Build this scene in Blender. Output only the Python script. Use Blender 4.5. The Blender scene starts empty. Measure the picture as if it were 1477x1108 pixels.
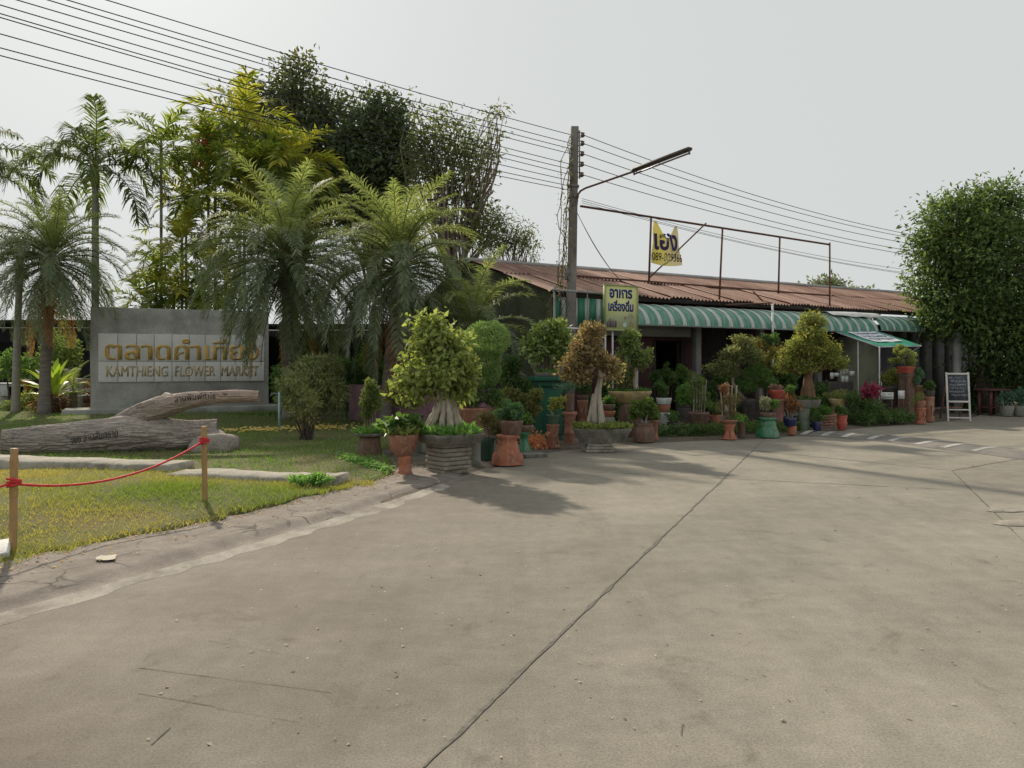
import bpy, bmesh, math, random
import numpy as np
from mathutils import Vector, Matrix
rng = np.random.default_rng(7)
random.seed(7)
SC = bpy.context.scene
COL = SC.collection
R = math.radians

# ------------------------------------------------------------------ camera, sky, sun, exposure
FPX, HZ, CH = 1100.0, 525.0, 1.6          # focal length in photo pixels, horizon row, eye height
cam = bpy.data.cameras.new('camera'); camo = bpy.data.objects.new('camera', cam); COL.objects.link(camo)
camo.location = (0, 0, CH); camo.rotation_euler = (R(90), 0, 0)
cam.sensor_width = 36; cam.lens = 36 * FPX / 1477; cam.shift_y = -(554 - HZ) / 1477
cam.clip_start = 0.05; cam.clip_end = 2000
SC.camera = camo

SUN_EL, SUN_AZ = R(35), math.atan2(-0.47, 0.88)      # sun stands behind the trees, to the left
world = bpy.data.worlds.new('World'); SC.world = world; world.use_nodes = True
wn = world.node_tree; wn.nodes.clear()
sky = wn.nodes.new('ShaderNodeTexSky'); sky.sky_type = 'NISHITA'; sky.sun_disc = False
sky.sun_elevation = SUN_EL; sky.sun_rotation = SUN_AZ
sky.air_density = 1.0; sky.dust_density = 5.0; sky.ozone_density = 1.0; sky.altitude = 300
hsv = wn.nodes.new('ShaderNodeHueSaturation'); hsv.inputs['Saturation'].default_value = 0.30
hz = wn.nodes.new('ShaderNodeMix'); hz.data_type = 'RGBA'; hz.inputs[0].default_value = 0.955
hz.inputs[7].default_value = (4.95, 5.13, 5.08, 1)
bg = wn.nodes.new('ShaderNodeBackground'); bg.inputs[1].default_value = 0.084
wo = wn.nodes.new('ShaderNodeOutputWorld')
wn.links.new(sky.outputs[0], hsv.inputs['Color']); wn.links.new(hsv.outputs[0], hz.inputs[6])
wn.links.new(hz.outputs[2], bg.inputs[0]); wn.links.new(bg.outputs[0], wo.inputs[0])

sl = bpy.data.lights.new('sun', 'SUN'); sl.energy = 2.9; sl.angle = R(1.6); sl.color = (1, 0.88, 0.72)
so = bpy.data.objects.new('sun', sl); COL.objects.link(so)
sdir = Vector((math.sin(SUN_AZ) * math.cos(SUN_EL), math.cos(SUN_AZ) * math.cos(SUN_EL), math.sin(SUN_EL)))
so.rotation_euler = (-sdir).to_track_quat('-Z', 'Y').to_euler(); so.location = (-15, 25, 30)

SC.view_settings.view_transform = 'Standard'; SC.view_settings.look = 'None'
SC.view_settings.gamma = 1; SC.view_settings.exposure = 0.66
SC.view_settings.use_curve_mapping = False
SC.render.engine = 'CYCLES'
SC.cycles.max_bounces = 6; SC.cycles.transparent_max_bounces = 6
SC.cycles.use_denoising = True

# ------------------------------------------------------------------ helpers
def Gp(px, py, z=0.0):
    """ground point (x, y) seen at photo pixel"""
    d = (CH - z) * FPX / (py - HZ)
    return ((px - 738) / FPX * d, d)
def Wp(px, py, d):
    return np.array([(px - 738) / FPX * d, d, CH + (HZ - py) / FPX * d])
def sstep(a, b, x):
    t = np.clip((x - a) / (b - a), 0, 1); return t * t * (3 - 2 * t)

def _h(ix, iy, s):
    n = np.sin(ix * 127.1 + iy * 311.7 + s * 74.7) * 43758.5453
    return n - np.floor(n)
def vnoise(x, y, s=0):
    x = np.asarray(x, float); y = np.asarray(y, float)
    ix, iy = np.floor(x), np.floor(y); fx, fy = x - ix, y - iy
    fx = fx * fx * (3 - 2 * fx); fy = fy * fy * (3 - 2 * fy)
    a = _h(ix, iy, s) * (1 - fx) + _h(ix + 1, iy, s) * fx
    b = _h(ix, iy + 1, s) * (1 - fx) + _h(ix + 1, iy + 1, s) * fx
    return a * (1 - fy) + b * fy

class MB:
    """collects vertices and polygons"""
    def __init__(self): self.V = []; self.F = []; self.C = []; self.n = 0
    def add(self, V, F, col=None):
        V = np.asarray(V, float).reshape(-1, 3)
        if not isinstance(F, list): F = [F]
        for f in F:
            f = np.asarray(f, int)
            if f.size: self.F.append(f + self.n)
        self.V.append(V); self.n += len(V)
        if col is None: col = np.ones((len(V), 3)) * 0.5
        col = np.asarray(col, float)
        if col.ndim == 1: col = np.tile(col, (len(V), 1))
        self.C.append(col)
        return self
    def box(self, c, s, rz=0, rx=0, ry=0):
        v = np.array([[x, y, z] for x in (-.5, .5) for y in (-.5, .5) for z in (-.5, .5)]) * np.array(s)
        M = np.array((Matrix.Rotation(rz, 3, 'Z') @ Matrix.Rotation(ry, 3, 'Y') @ Matrix.Rotation(rx, 3, 'X')))
        v = v @ M.T + np.array(c)
        return self.add(v, [[0, 1, 3, 2], [4, 6, 7, 5], [0, 4, 5, 1], [2, 3, 7, 6], [0, 2, 6, 4], [1, 5, 7, 3]])
    def tube(self, path, rad, seg=8, cap=True, lump=0.0, col=None):
        P = np.asarray(path, float); n = len(P)
        rad = np.ones(n) * np.asarray(rad, float)
        T = np.gradient(P, axis=0); T /= np.linalg.norm(T, axis=1)[:, None] + 1e-9
        ref = np.array([0, 0, 1.0]) if abs(T[:, 2]).mean() < .8 else np.array([1.0, 0, 0])
        A = np.cross(T, ref); A /= np.linalg.norm(A, axis=1)[:, None] + 1e-9
        B = np.cross(A, T)
        a = np.linspace(0, 2 * np.pi, seg, endpoint=False)
        rr = rad[:, None] * (1 + lump * (rng.random((n, seg)) - .5) * 2)
        V = P[:, None] + rr[..., None] * (np.cos(a)[None, :, None] * A[:, None] + np.sin(a)[None, :, None] * B[:, None])
        i = np.arange(n - 1)[:, None] * seg; j = np.arange(seg)[None]; k = (j + 1) % seg
        F = np.stack([i + j, i + k, i + seg + k, i + seg + j], -1).reshape(-1, 4)
        Fs = [F]
        if cap: Fs += [np.arange(seg)[None, ::-1], np.arange(seg)[None] + (n - 1) * seg]
        return self.add(V.reshape(-1, 3), Fs, col)
    def lathe(self, prof, seg=24, c=(0, 0, 0), sq=0.0, rz=0.0, skip=None, flute=None):
        """prof: (radius, z) from top to bottom; sq>0 gives a square plan"""
        pr = np.asarray(prof, float); n = len(pr)
        a = np.linspace(0, 2 * np.pi, seg, endpoint=False)
        m = np.ones(seg)
        if sq > 0:
            m = 1 / np.maximum(abs(np.cos(a)), abs(np.sin(a))); m = 1 + (m - 1) * sq
        mm = np.tile(m, (n, 1))
        if flute is not None:
            i0, i1, k, dpt = flute
            mm[i0:i1 + 1] *= 1 - dpt * (0.5 + 0.5 * np.cos(a * k))
        V = np.stack([pr[:, :1] * mm * np.cos(a + rz), pr[:, :1] * mm * np.sin(a + rz), np.tile(pr[:, 1:], (1, seg))], -1) + np.array(c)
        F = []
        for i in range(n - 1):
            for j in range(seg):
                if skip and (i, j) in skip: continue
                k = (j + 1) % seg
                F.append([i * seg + j, i * seg + k, (i + 1) * seg + k, (i + 1) * seg + j])
        return self.add(V.reshape(-1, 3), [np.array(F)[:, ::-1], np.arange(seg)[None], ])
    def data(self, name, smooth=False):
        V = np.concatenate(self.V); me = bpy.data.meshes.new(name)
        starts = []; tot = []; loops = []; p = 0
        for f in self.F:
            if f.ndim == 1: f = f[None]
            k = f.shape[1]; m = f.shape[0]
            loops.append(f.reshape(-1)); starts.append(p + np.arange(m) * k); tot.append(np.full(m, k)); p += m * k
        loops = np.concatenate(loops); starts = np.concatenate(starts); tot = np.concatenate(tot)
        me.vertices.add(len(V)); me.vertices.foreach_set('co', V.astype(np.float32).ravel())
        me.loops.add(len(loops)); me.loops.foreach_set('vertex_index', loops.astype(np.int32))
        me.polygons.add(len(starts)); me.polygons.foreach_set('loop_start', starts.astype(np.int32))
        if smooth: me.polygons.foreach_set('use_smooth', np.ones(len(starts), bool))
        me.update(calc_edges=True)
        C = np.concatenate(self.C)
        at = me.color_attributes.new('Col', 'FLOAT_COLOR', 'POINT')
        at.data.foreach_set('color', np.concatenate([C, np.ones((len(C), 1))], 1).astype(np.float32).ravel())
        me.validate()
        return me

def link(name, me, mat=None, parent=None, loc=None):
    o = bpy.data.objects.new(name, me); COL.objects.link(o)
    if mat and me is not None and not me.materials: me.materials.append(mat)
    if parent: o.parent = parent
    if loc is not None: o.location = loc
    return o
def tag(o, label=None, cat=None, group=None, kind=None):
    if label: o['label'] = label
    if cat: o['category'] = cat
    if group: o['group'] = group
    if kind: o['kind'] = kind
    return o
def thing(name, label, cat, loc=(0, 0, 0), rz=0, group=None):
    o = bpy.data.objects.new(name, None); COL.objects.link(o)
    o.empty_display_size = .1
    o.location = loc; o.rotation_euler = (0, 0, rz)
    return tag(o, label, cat, group)
def part(T, name, mb, mat, smooth=False, local=False):
    """mesh in world coordinates (local=False) hung under the thing T"""
    if not local:
        off = np.array(T.matrix_basis.translation if T.parent is None else T['_o'])
        mb.V = [v - off for v in mb.V]
    return link(name, mb.data(name, smooth), mat, T)
def solo(name, mb, mat, label, cat, group=None, smooth=False, base=None):
    """a thing that is one mesh; origin at its base"""
    V = np.concatenate(mb.V)
    if base is None: base = np.array([V[:, 0].mean(), V[:, 1].mean(), V[:, 2].min()])
    mb.V = [v - base for v in mb.V]
    return tag(link(name, mb.data(name, smooth), mat, None, tuple(base)), label, cat, group)
def bevel(o, w=.01, seg=2):
    m = o.modifiers.new('bevel', 'BEVEL'); m.width = w; m.segments = seg; m.limit_method = 'ANGLE'; return o

# ------------------------------------------------------------------ materials
def newmat(name):
    m = bpy.data.materials.new(name); m.use_nodes = True
    nt = m.node_tree; b = nt.nodes['Principled BSDF']
    return m, nt, b
def N(nt, t, **k):
    n = nt.nodes.new(t)
    for a, v in k.items(): setattr(n, a, v)
    return n
def ramp(nt, stops):
    r = N(nt, 'ShaderNodeValToRGB'); e = r.color_ramp.elements
    while len(e) < len(stops): e.new(.5)
    for q, (p, c) in zip(e, stops): q.position = p; q.color = (*c, 1) if len(c) == 3 else c
    return r
def mix(nt, a, b, f, mode='MIX'):
    m = N(nt, 'ShaderNodeMix', data_type='RGBA', blend_type=mode)
    for s, v in ((6, a), (7, b)):
        if isinstance(v, tuple): m.inputs[s].default_value = (*v, 1)
        else: nt.links.new(v, m.inputs[s])
    if isinstance(f, (int, float)): m.inputs[0].default_value = f
    else: nt.links.new(f, m.inputs[0])
    return m.outputs[2]
def noise(nt, sc, det=4, rough=.6, coord='Object', stretch=None, dist=0):
    tc = N(nt, 'ShaderNodeTexCoord'); mp = N(nt, 'ShaderNodeMapping')
    if stretch: mp.inputs['Scale'].default_value = stretch
    nt.links.new(tc.outputs[coord], mp.inputs[0])
    n = N(nt, 'ShaderNodeTexNoise'); n.inputs['Scale'].default_value = sc; n.inputs['Detail'].default_value = det
    n.inputs['Roughness'].default_value = rough; n.inputs['Distortion'].default_value = dist
    nt.links.new(mp.outputs[0], n.inputs[0]); return n.outputs[0]
def bump(nt, b, h, st=.3, dist=.02):
    n = N(nt, 'ShaderNodeBump'); n.inputs['Strength'].default_value = st; n.inputs['Distance'].default_value = dist
    nt.links.new(h, n.inputs['Height']); nt.links.new(n.outputs[0], b.inputs['Normal'])
def grungy(name, c1, c2, sc=6, rough=.8, bst=.3, dirt=None, dirtsc=2.0, fine=60, spec=.3, stretch=None, vary=0.0, lime=None):
    """two-tone weathered surface: large mottling + fine grain + optional dirt patches"""
    m, nt, b = newmat(name)
    a = noise(nt, sc, 5, .65, stretch=stretch)
    r = ramp(nt, [(.33, c1), (.68, c2)]); nt.links.new(a, r.inputs[0]); c = r.outputs[0]
    f = noise(nt, fine, 3, .7, stretch=stretch)
    fr = ramp(nt, [(.3, (.72, .72, .72)), (.7, (1.2, 1.2, 1.2))]); nt.links.new(f, fr.inputs[0])
    c = mix(nt, c, fr.outputs[0], .7, 'MULTIPLY')
    if dirt:
        dn = noise(nt, dirtsc, 6, .7)
        dr = ramp(nt, [(.48, (0, 0, 0)), (.66, (1, 1, 1))]); nt.links.new(dn, dr.inputs[0])
        c = mix(nt, c, dirt, dr.outputs[0])
    if lime:
        ln = noise(nt, 11, 6, .75, stretch=(1, 1, .35)); lr = ramp(nt, [(.52, (0, 0, 0)), (.70, (.75, .75, .75))]); nt.links.new(ln, lr.inputs[0])
        c = mix(nt, c, lime, lr.outputs[0])
        mn = noise(nt, 6, 6, .7); mr_ = ramp(nt, [(.56, (0, 0, 0)), (.70, (.7, .7, .7))]); nt.links.new(mn, mr_.inputs[0])
        c = mix(nt, c, (.055, .06, .035), mr_.outputs[0])
    if vary:
        oi = N(nt, 'ShaderNodeObjectInfo'); mr = N(nt, 'ShaderNodeMapRange')
        mr.inputs[3].default_value = 1 - vary; mr.inputs[4].default_value = 1 + vary
        nt.links.new(oi.outputs['Random'], mr.inputs[0])
        c = mix(nt, c, mr.outputs[0], 1.0, 'MULTIPLY')
    nt.links.new(c, b.inputs['Base Color'])
    b.inputs['Roughness'].default_value = rough; b.inputs['Specular IOR Level'].default_value = spec
    bump(nt, b, f, bst, .01)
    return m
def attr_mat(name, rough=.6, trans=.0, tint=(1, 1, 1), spec=.3, vary=.12, tmul=(1.5, 1.5, .6)):
    m, nt, b = newmat(name)
    at = N(nt, 'ShaderNodeAttribute', attribute_name='Col')
    c = mix(nt, at.outputs[0], tint, 1.0, 'MULTIPLY')
    oi = N(nt, 'ShaderNodeObjectInfo'); mr = N(nt, 'ShaderNodeMapRange')
    mr.inputs[3].default_value = 1 - vary; mr.inputs[4].default_value = 1 + vary
    nt.links.new(oi.outputs['Random'], mr.inputs[0]); c = mix(nt, c, mr.outputs[0], 1.0, 'MULTIPLY')
    nt.links.new(c, b.inputs['Base Color']); b.inputs['Roughness'].default_value = rough
    b.inputs['Specular IOR Level'].default_value = spec
    if trans:
        t = N(nt, 'ShaderNodeBsdfTranslucent'); nt.links.new(mix(nt, c, tmul, 1.0, 'MULTIPLY'), t.inputs[0])
        mx = N(nt, 'ShaderNodeMixShader'); mx.inputs[0].default_value = trans
        nt.links.new(b.outputs[0], mx.inputs[1]); nt.links.new(t.outputs[0], mx.inputs[2])
        nt.links.new(mx.outputs[0], nt.nodes['Material Output'].inputs[0])
    return m
def plain(name, c, rough=.6, metal=0, spec=.4):
    return grungy(name, tuple(x * .85 for x in c), tuple(min(1, x * 1.1) for x in c), 9, rough, .12, fine=45, spec=spec)

LEAF = attr_mat('leaf', .62, .5, tint=(2.15, 1.95, 2.2), tmul=(1.3, 1.35, .75), spec=.2)
WAXY = attr_mat('waxy_leaf', .42, .4, tint=(1.9, 1.8, 1.9), spec=.45, tmul=(1.35, 1.4, .7))
GRASS = attr_mat('grass_blade', .6, .4, tint=(1.5, 1.4, 1.3))
BARK = grungy('bark', (.16, .13, .10), (.28, .24, .19), 14, .9, .8, fine=50, stretch=(1, 1, .35))
PALEBARK = grungy('pale_bark', (.30, .26, .21), (.47, .42, .35), 12, .9, .8, fine=50, stretch=(1, 1, .25))
DARKBARK = grungy('dark_bark', (.07, .055, .045), (.14, .11, .09), 14, .9, .8, fine=45)
PALMBARK = grungy('palm_bark', (.13, .115, .10), (.24, .22, .19), 7, .9, .7, fine=40, stretch=(.5, .5, 3))
SOILM = grungy('soil', (.07, .05, .035), (.13, .10, .07), 8, 1, .9, fine=70)
TERRA = grungy('terracotta', (.25, .112, .072), (.34, .165, .112), 7, .8, .35, dirt=(.22, .10, .065), dirtsc=5, vary=.15, lime=(.40, .29, .22))
ORANGE = grungy('orange_terracotta', (.34, .118, .068), (.43, .17, .105), 7, .75, .3, dirt=(.25, .11, .07), dirtsc=5, vary=.1, lime=(.46, .29, .2))
BROWNPOT = grungy('brown_pot', (.13, .075, .055), (.20, .12, .085), 7, .7, .35, dirt=(.1, .075, .06), dirtsc=5, vary=.15, lime=(.26, .2, .165))
DARKPOT = grungy('dark_pot', (.05, .042, .038), (.10, .085, .072), 8, .7, .35, vary=.15)
GREYPOT = grungy('grey_cement_pot', (.15, .155, .13), (.26, .26, .22), 8, .9, .4, dirt=(.10, .115, .075), dirtsc=4, vary=.12, lime=(.33, .32, .28))
STONEPOT = grungy('tray_cement', (.13, .12, .10), (.22, .205, .175), 8, .9, .5, dirt=(.085, .085, .06), dirtsc=4, lime=(.30, .29, .25))
SLABM = grungy('stacked_slab', (.23, .21, .165), (.34, .31, .25), 7, .9, .5, dirt=(.13, .125, .085), dirtsc=3)
GREENGL = grungy('green_glaze', (.025, .14, .065), (.05, .24, .11), 5, .3, .1, dirt=(.05, .09, .055), dirtsc=6, spec=.6, lime=(.22, .3, .2))
GREENPAINT = grungy('green_paint', (.012, .085, .05), (.022, .125, .075), 6, .6, .3, dirt=(.04, .07, .055), dirtsc=3, stretch=(4, 4, .7))
YELLOWPOT = grungy('yellow_tray', (.36, .27, .12), (.48, .37, .18), 7, .7, .3, dirt=(.2, .15, .08), dirtsc=4, lime=(.5, .44, .3))
BLUEGL = grungy('blue_glaze', (.008, .013, .055), (.013, .02, .09), 5, .3, .1, spec=.6)
WHITEPOT = grungy('white_pot', (.5, .52, .52), (.62, .64, .63), 7, .5, .2, dirt=(.3, .31, .29), dirtsc=4)
REDPOT = grungy('red_pot', (.35, .06, .04), (.45, .09, .06), 7, .6, .3, dirt=(.2, .06, .05), dirtsc=5, lime=(.4, .2, .16))
COLUMNM = grungy('mauve_column', (.22, .10, .085), (.30, .155, .13), 6, .8, .4, dirt=(.17, .13, .11), dirtsc=3, lime=(.36, .25, .21))

# ------------------------------------------------------------------ foliage builders
def unit(v): return v / (np.linalg.norm(v, axis=-1, keepdims=True) + 1e-9)
def palette(n, cols, jit=.18):
    c = np.array(cols, float); w = rng.dirichlet(np.ones(len(c)) * .7, n)
    return np.clip(w @ c * (1 + jit * (rng.random((n, 1)) * 2 - 1)), .002, 1)
def add_leaves(mb, P, D, Nn, L, Wd, C, droop=.15):
    D = unit(D); S = unit(np.cross(D, Nn)); U = np.cross(S, D)
    L = np.asarray(L)[:, None]; Wd = np.asarray(Wd)[:, None]
    v = np.stack([P, P + D * L * .45 + S * Wd * .5 + U * L * .06, P + D * L - U * L * droop, P + D * L * .45 - S * Wd * .5 + U * L * .06], 1)
    n = len(P); F = np.arange(n * 4).reshape(n, 4)
    mb.add(v.reshape(-1, 3), F, np.repeat(C, 4, 0))
def crown(mb, ells, n, L, asp, cols, clump=.0, nclump=0, inner=.45, jit=.2, droop=.15, up=.6, hang=0.0, flat=0, lumpy=(.72, .56)):
    """leaves spread through a union of ellipsoids [(centre, radii)], gathered in clumps"""
    ells = [(np.asarray(c, float), np.asarray(r, float)) for c, r in ells]
    w = np.array([(r[0] * r[1] * r[2]) ** (2 / 3) for _, r in ells]); w /= w.sum()
    m = nclump or n
    idx = rng.choice(len(ells), m, p=w)
    c = np.array([e[0] for e in ells])[idx]; r = np.array([e[1] for e in ells])[idx]
    u = unit(rng.normal(size=(m, 3)))
    rad = inner + (1 - inner) * rng.random(m) ** .6
    lump = lumpy[0] + lumpy[1] * vnoise(u[:, 0] * 2.6 + idx * 3.1, u[:, 1] * 2.6 + u[:, 2] * 2.3, 3)
    P = c + u * r * (rad * lump)[:, None]
    if nclump:
        k = rng.integers(0, m, n); P2 = P[k] + rng.normal(size=(n, 3)) * clump * np.array([1, 1, .75]); u = unit(u[k] * .6 + unit(P2 - P[k]) * .8)
        cc = palette(m, cols, jit + .12)[k] * (1 + .45 * (rng.random((n, 1)) - .5)); P = P2
    else: cc = palette(n, cols, jit)
    n = len(P)
    D = unit(u * .7 + rng.normal(size=(n, 3)) * .5 + np.array([0, 0, .1 - hang]))
    Nn = unit(u * .9 + rng.normal(size=(n, 3)) * .42 + np.array([0, 0, up * .5]))
    Ls = L * (.65 + .7 * rng.random(n))
    add_leaves(mb, P, D, Nn, Ls, Ls * asp, cc, droop)
    return P
def ells_px(d, lst, rough=False):
    """(px, py, rx, ry[, depth offset]) in photo pixels at distance d"""
    s = d / FPX; out = []
    for e in lst:
        dd = e[4] if len(e) > 4 else 0
        c = Wp(e[0], e[1], d); c[1] += dd; r_ = np.array([e[2] * s, e[2] * s * .92, e[3] * s])
        if not rough: out.append((c, r_)); continue
        out.append((c, r_ * .62))
        for _ in range(6):       # boughs that stick out unevenly
            q = unit(rng.normal(size=3)) * rng.uniform(.45, .95); out.append((c + q * r_, r_ * rng.uniform(.22, .48)))
    return out
def wobble(a, b, n=7, amp=.05):
    a = np.asarray(a, float); b = np.asarray(b, float); t = np.linspace(0, 1, n)[:, None]
    w = np.cumsum(rng.normal(size=(n, 3)), 0); w -= w[0] + (w[-1] - w[0]) * t
    return a + (b - a) * t + w * amp * np.linalg.norm(b - a) * .35

# ------------------------------------------------------------------ ground, road, verge, lawn
def struct(name, mb, mat, smooth=False, kind='structure'):
    return tag(link(name, mb.data(name, smooth), mat), kind=kind)
g = MB(); g.add([[-600, -600, -.06], [600, -600, -.06], [600, 600, -.06], [-600, 600, -.06]], [[0, 1, 2, 3]])
struct('ground', g, grungy('earth', (.10, .08, .06), (.16, .13, .10), 3, 1, .8, dirt=(.07, .06, .045), dirtsc=.6, fine=40))

def resample(pts, n):
    P = np.array(pts, float); s = np.r_[0, np.cumsum(np.linalg.norm(np.diff(P, axis=0), axis=1))]
    # Catmull-Rom through the points
    out = []
    for t in np.linspace(0, s[-1], n):
        i = min(max(np.searchsorted(s, t) - 1, 0), len(P) - 2); f = (t - s[i]) / (s[i + 1] - s[i])
        p0, p1, p2, p3 = P[max(i - 1, 0)], P[i], P[i + 1], P[min(i + 2, len(P) - 1)]
        out.append(.5 * ((2 * p1) + (p2 - p0) * f + (2 * p0 - 5 * p1 + 4 * p2 - p3) * f ** 2 + (3 * p1 - p0 - 3 * p2 + p3) * f ** 3))
    return np.array(out)
ROAD_PX = [(0, 892), (141, 853), (299, 808), (387, 783), (458, 760), (520, 742), (641, 700), (735, 668), (800, 652), (850, 647), (930, 640), (1010, 636), (1100, 633), (1165, 627), (1230, 619), (1300, 613), (1350, 609)]
ROAD_E = [(-4.6, -6), (-4.2, 0), (-3.7, 3)] + [Gp(*p) for p in ROAD_PX] + [Gp(1400, 603), (16.8, 26), (24, 30)]
ROAD_E = resample(ROAD_E, 260)
ROAD_E += np.stack([np.zeros(260), (vnoise(np.arange(260) * .35, 0, 5) - .5) * .06], 1)
outline = [tuple(p) for p in ROAD_E] + [(60, 30), (60, -12), (-4.6, -12)]

mc, nt, b = newmat('road_concrete')
big = noise(nt, .33, 6, .62); brn = noise(nt, .16, 4, .55, dist=.4); str_ = noise(nt, .9, 5, .7, stretch=(.35, 1.7, 1))
tcx = N(nt, 'ShaderNodeTexCoord'); sepx = N(nt, 'ShaderNodeSeparateXYZ'); nt.links.new(tcx.outputs['Object'], sepx.inputs[0])
r1 = ramp(nt, [(.30, (.215, .198, .163)), (.50, (.258, .240, .200)), (.70, (.305, .283, .237))]); nt.links.new(big, r1.inputs[0])
# grimy brown wear beside the verge (a wheel track that the traffic has left)
mrx = N(nt, 'ShaderNodeMapRange'); mrx.inputs[1].default_value = 1.6; mrx.inputs[2].default_value = -2.2
nt.links.new(sepx.outputs[0], mrx.inputs[0])
am = N(nt, 'ShaderNodeMath', operation='MULTIPLY'); nt.links.new(mrx.outputs[0], am.inputs[0])
br = ramp(nt, [(.28, (.25, .25, .25)), (.52, (1, 1, 1))]); nt.links.new(brn, br.inputs[0]); nt.links.new(br.outputs[0], am.inputs[1])
c = mix(nt, r1.outputs[0], (.150, .128, .106), am.outputs[0])
r2 = ramp(nt, [(.35, (.80, .80, .80)), (.65, (1.13, 1.12, 1.1))]); nt.links.new(str_, r2.inputs[0])
c = mix(nt, c, r2.outputs[0], .4, 'MULTIPLY')
fine = noise(nt, 85, 3, .75); r3 = ramp(nt, [(.30, (.55, .55, .55)), (.5, (1, 1, 1)), (.7, (1.36, 1.34, 1.3))]); nt.links.new(fine, r3.inputs[0])
c = mix(nt, c, r3.outputs[0], .8, 'MULTIPLY')
tcr = N(nt, 'ShaderNodeTexCoord'); mpr = N(nt, 'ShaderNodeMapping'); mpr.inputs['Rotation'].default_value = (0, 0, R(23)); mpr.inputs['Scale'].default_value = (1.5, .10, 1)
nt.links.new(tcr.outputs['Object'], mpr.inputs[0]); trk = N(nt, 'ShaderNodeTexNoise'); trk.inputs['Scale'].default_value = 1.3; trk.inputs['Detail'].default_value = 6; trk.inputs['Roughness'].default_value = .7
nt.links.new(mpr.outputs[0], trk.inputs[0]); rt_ = ramp(nt, [(.34, (.76, .745, .72)), (.52, (1, 1, 1)), (.7, (1.1, 1.09, 1.07))]); nt.links.new(trk.outputs[0], rt_.inputs[0]); c = mix(nt, c, rt_.outputs[0], .45, 'MULTIPLY')
spt = noise(nt, 1.9, 7, .75, dist=.6); rsp = ramp(nt, [(.30, (.62, .59, .55)), (.42, (1, 1, 1))]); nt.links.new(spt, rsp.inputs[0]); c = mix(nt, c, rsp.outputs[0], .75, 'MULTIPLY')
mid = noise(nt, 5, 8, .8); r5 = ramp(nt, [(.3, (.74, .73, .71)), (.7, (1.16, 1.16, 1.15))]); nt.links.new(mid, r5.inputs[0])
c = mix(nt, c, r5.outputs[0], .8, 'MULTIPLY')
vo = N(nt, 'ShaderNodeTexVoronoi'); vo.inputs['Scale'].default_value = 9; nt.links.new(tcx.outputs['Object'], vo.inputs[0])
r4 = ramp(nt, [(.045, (1, 1, 1)), (.07, (0, 0, 0))]); nt.links.new(vo.outputs[0], r4.inputs[0])
sepc = N(nt, 'ShaderNodeSeparateColor'); nt.links.new(vo.outputs['Color'], sepc.inputs[0])
thr = N(nt, 'ShaderNodeMath', operation='GREATER_THAN'); thr.inputs[1].default_value = .88; nt.links.new(sepc.outputs[0], thr.inputs[0])
mm_ = N(nt, 'ShaderNodeMath', operation='MULTIPLY'); nt.links.new(r4.outputs[0], mm_.inputs[0]); nt.links.new(thr.outputs[0], mm_.inputs[1])
c = mix(nt, c, (.5, .47, .42), mm_.outputs[0])
nt.links.new(c, b.inputs['Base Color']); b.inputs['Roughness'].default_value = .82; b.inputs['Specular IOR Level'].default_value = .25
bump(nt, b, fine, .35, .006)
ROADM = mc

def half(bm, p, q, gap=.004, wob=0):
    """keep what lies left of the line p -> q, set back by half a joint"""
    d = Vector((q[0] - p[0], q[1] - p[1], 0)).normalized(); n = Vector((d.y, -d.x, 0))
    bmesh.ops.bisect_plane(bm, geom=bm.verts[:] + bm.edges[:] + bm.faces[:], plane_co=Vector((p[0], p[1], 0)) - n * gap, plane_no=n, clear_outer=True)
jA = ((-.35, 3.02), (4.45, 14.1)); jC = ((4.45, 14.1), (6.59, 11.43)); jE = ((6.59, 11.43), (8.69, 12.94))
jF = ((6.59, 11.43), (4.81, 7.33)); jB = ((1.45, 11.2), (5.79, 9.62))
rv = lambda j: (j[1], j[0])
road = bpy.data.objects.new('road', None); COL.objects.link(road); tag(road, kind='structure')
for cuts in ([jA, rv(jB)], [jA, jB], [rv(jA), rv(jB), rv(jF)], [rv(jA), jB, rv(jF), rv(jC)], [jF, rv(jE)], [rv(jA), jC, jE]):
    bm = bmesh.new(); vs = [bm.verts.new((x, y, 0)) for x, y in outline]
    f = bm.faces.new(vs)
    if f.normal.z < 0: f.normal_flip()
    bmesh.ops.triangulate(bm, faces=bm.faces[:])
    for j in cuts: half(bm, *j)
    bmesh.ops.dissolve_limit(bm, angle_limit=.01, verts=bm.verts[:], edges=bm.edges[:])
    r = bmesh.ops.extrude_face_region(bm, geom=bm.faces[:])
    for v in r['geom']:
        if isinstance(v, bmesh.types.BMVert): v.co.z = -.055
    bmesh.ops.recalc_face_normals(bm, faces=bm.faces[:])
    me = bpy.data.meshes.new('concrete_slab'); bm.to_mesh(me); bm.free()
    link('concrete_slab', me, ROADM, road)
TARM = grungy('joint_tar', (.10, .091, .077), (.20, .183, .155), 20, .9, .5)
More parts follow.
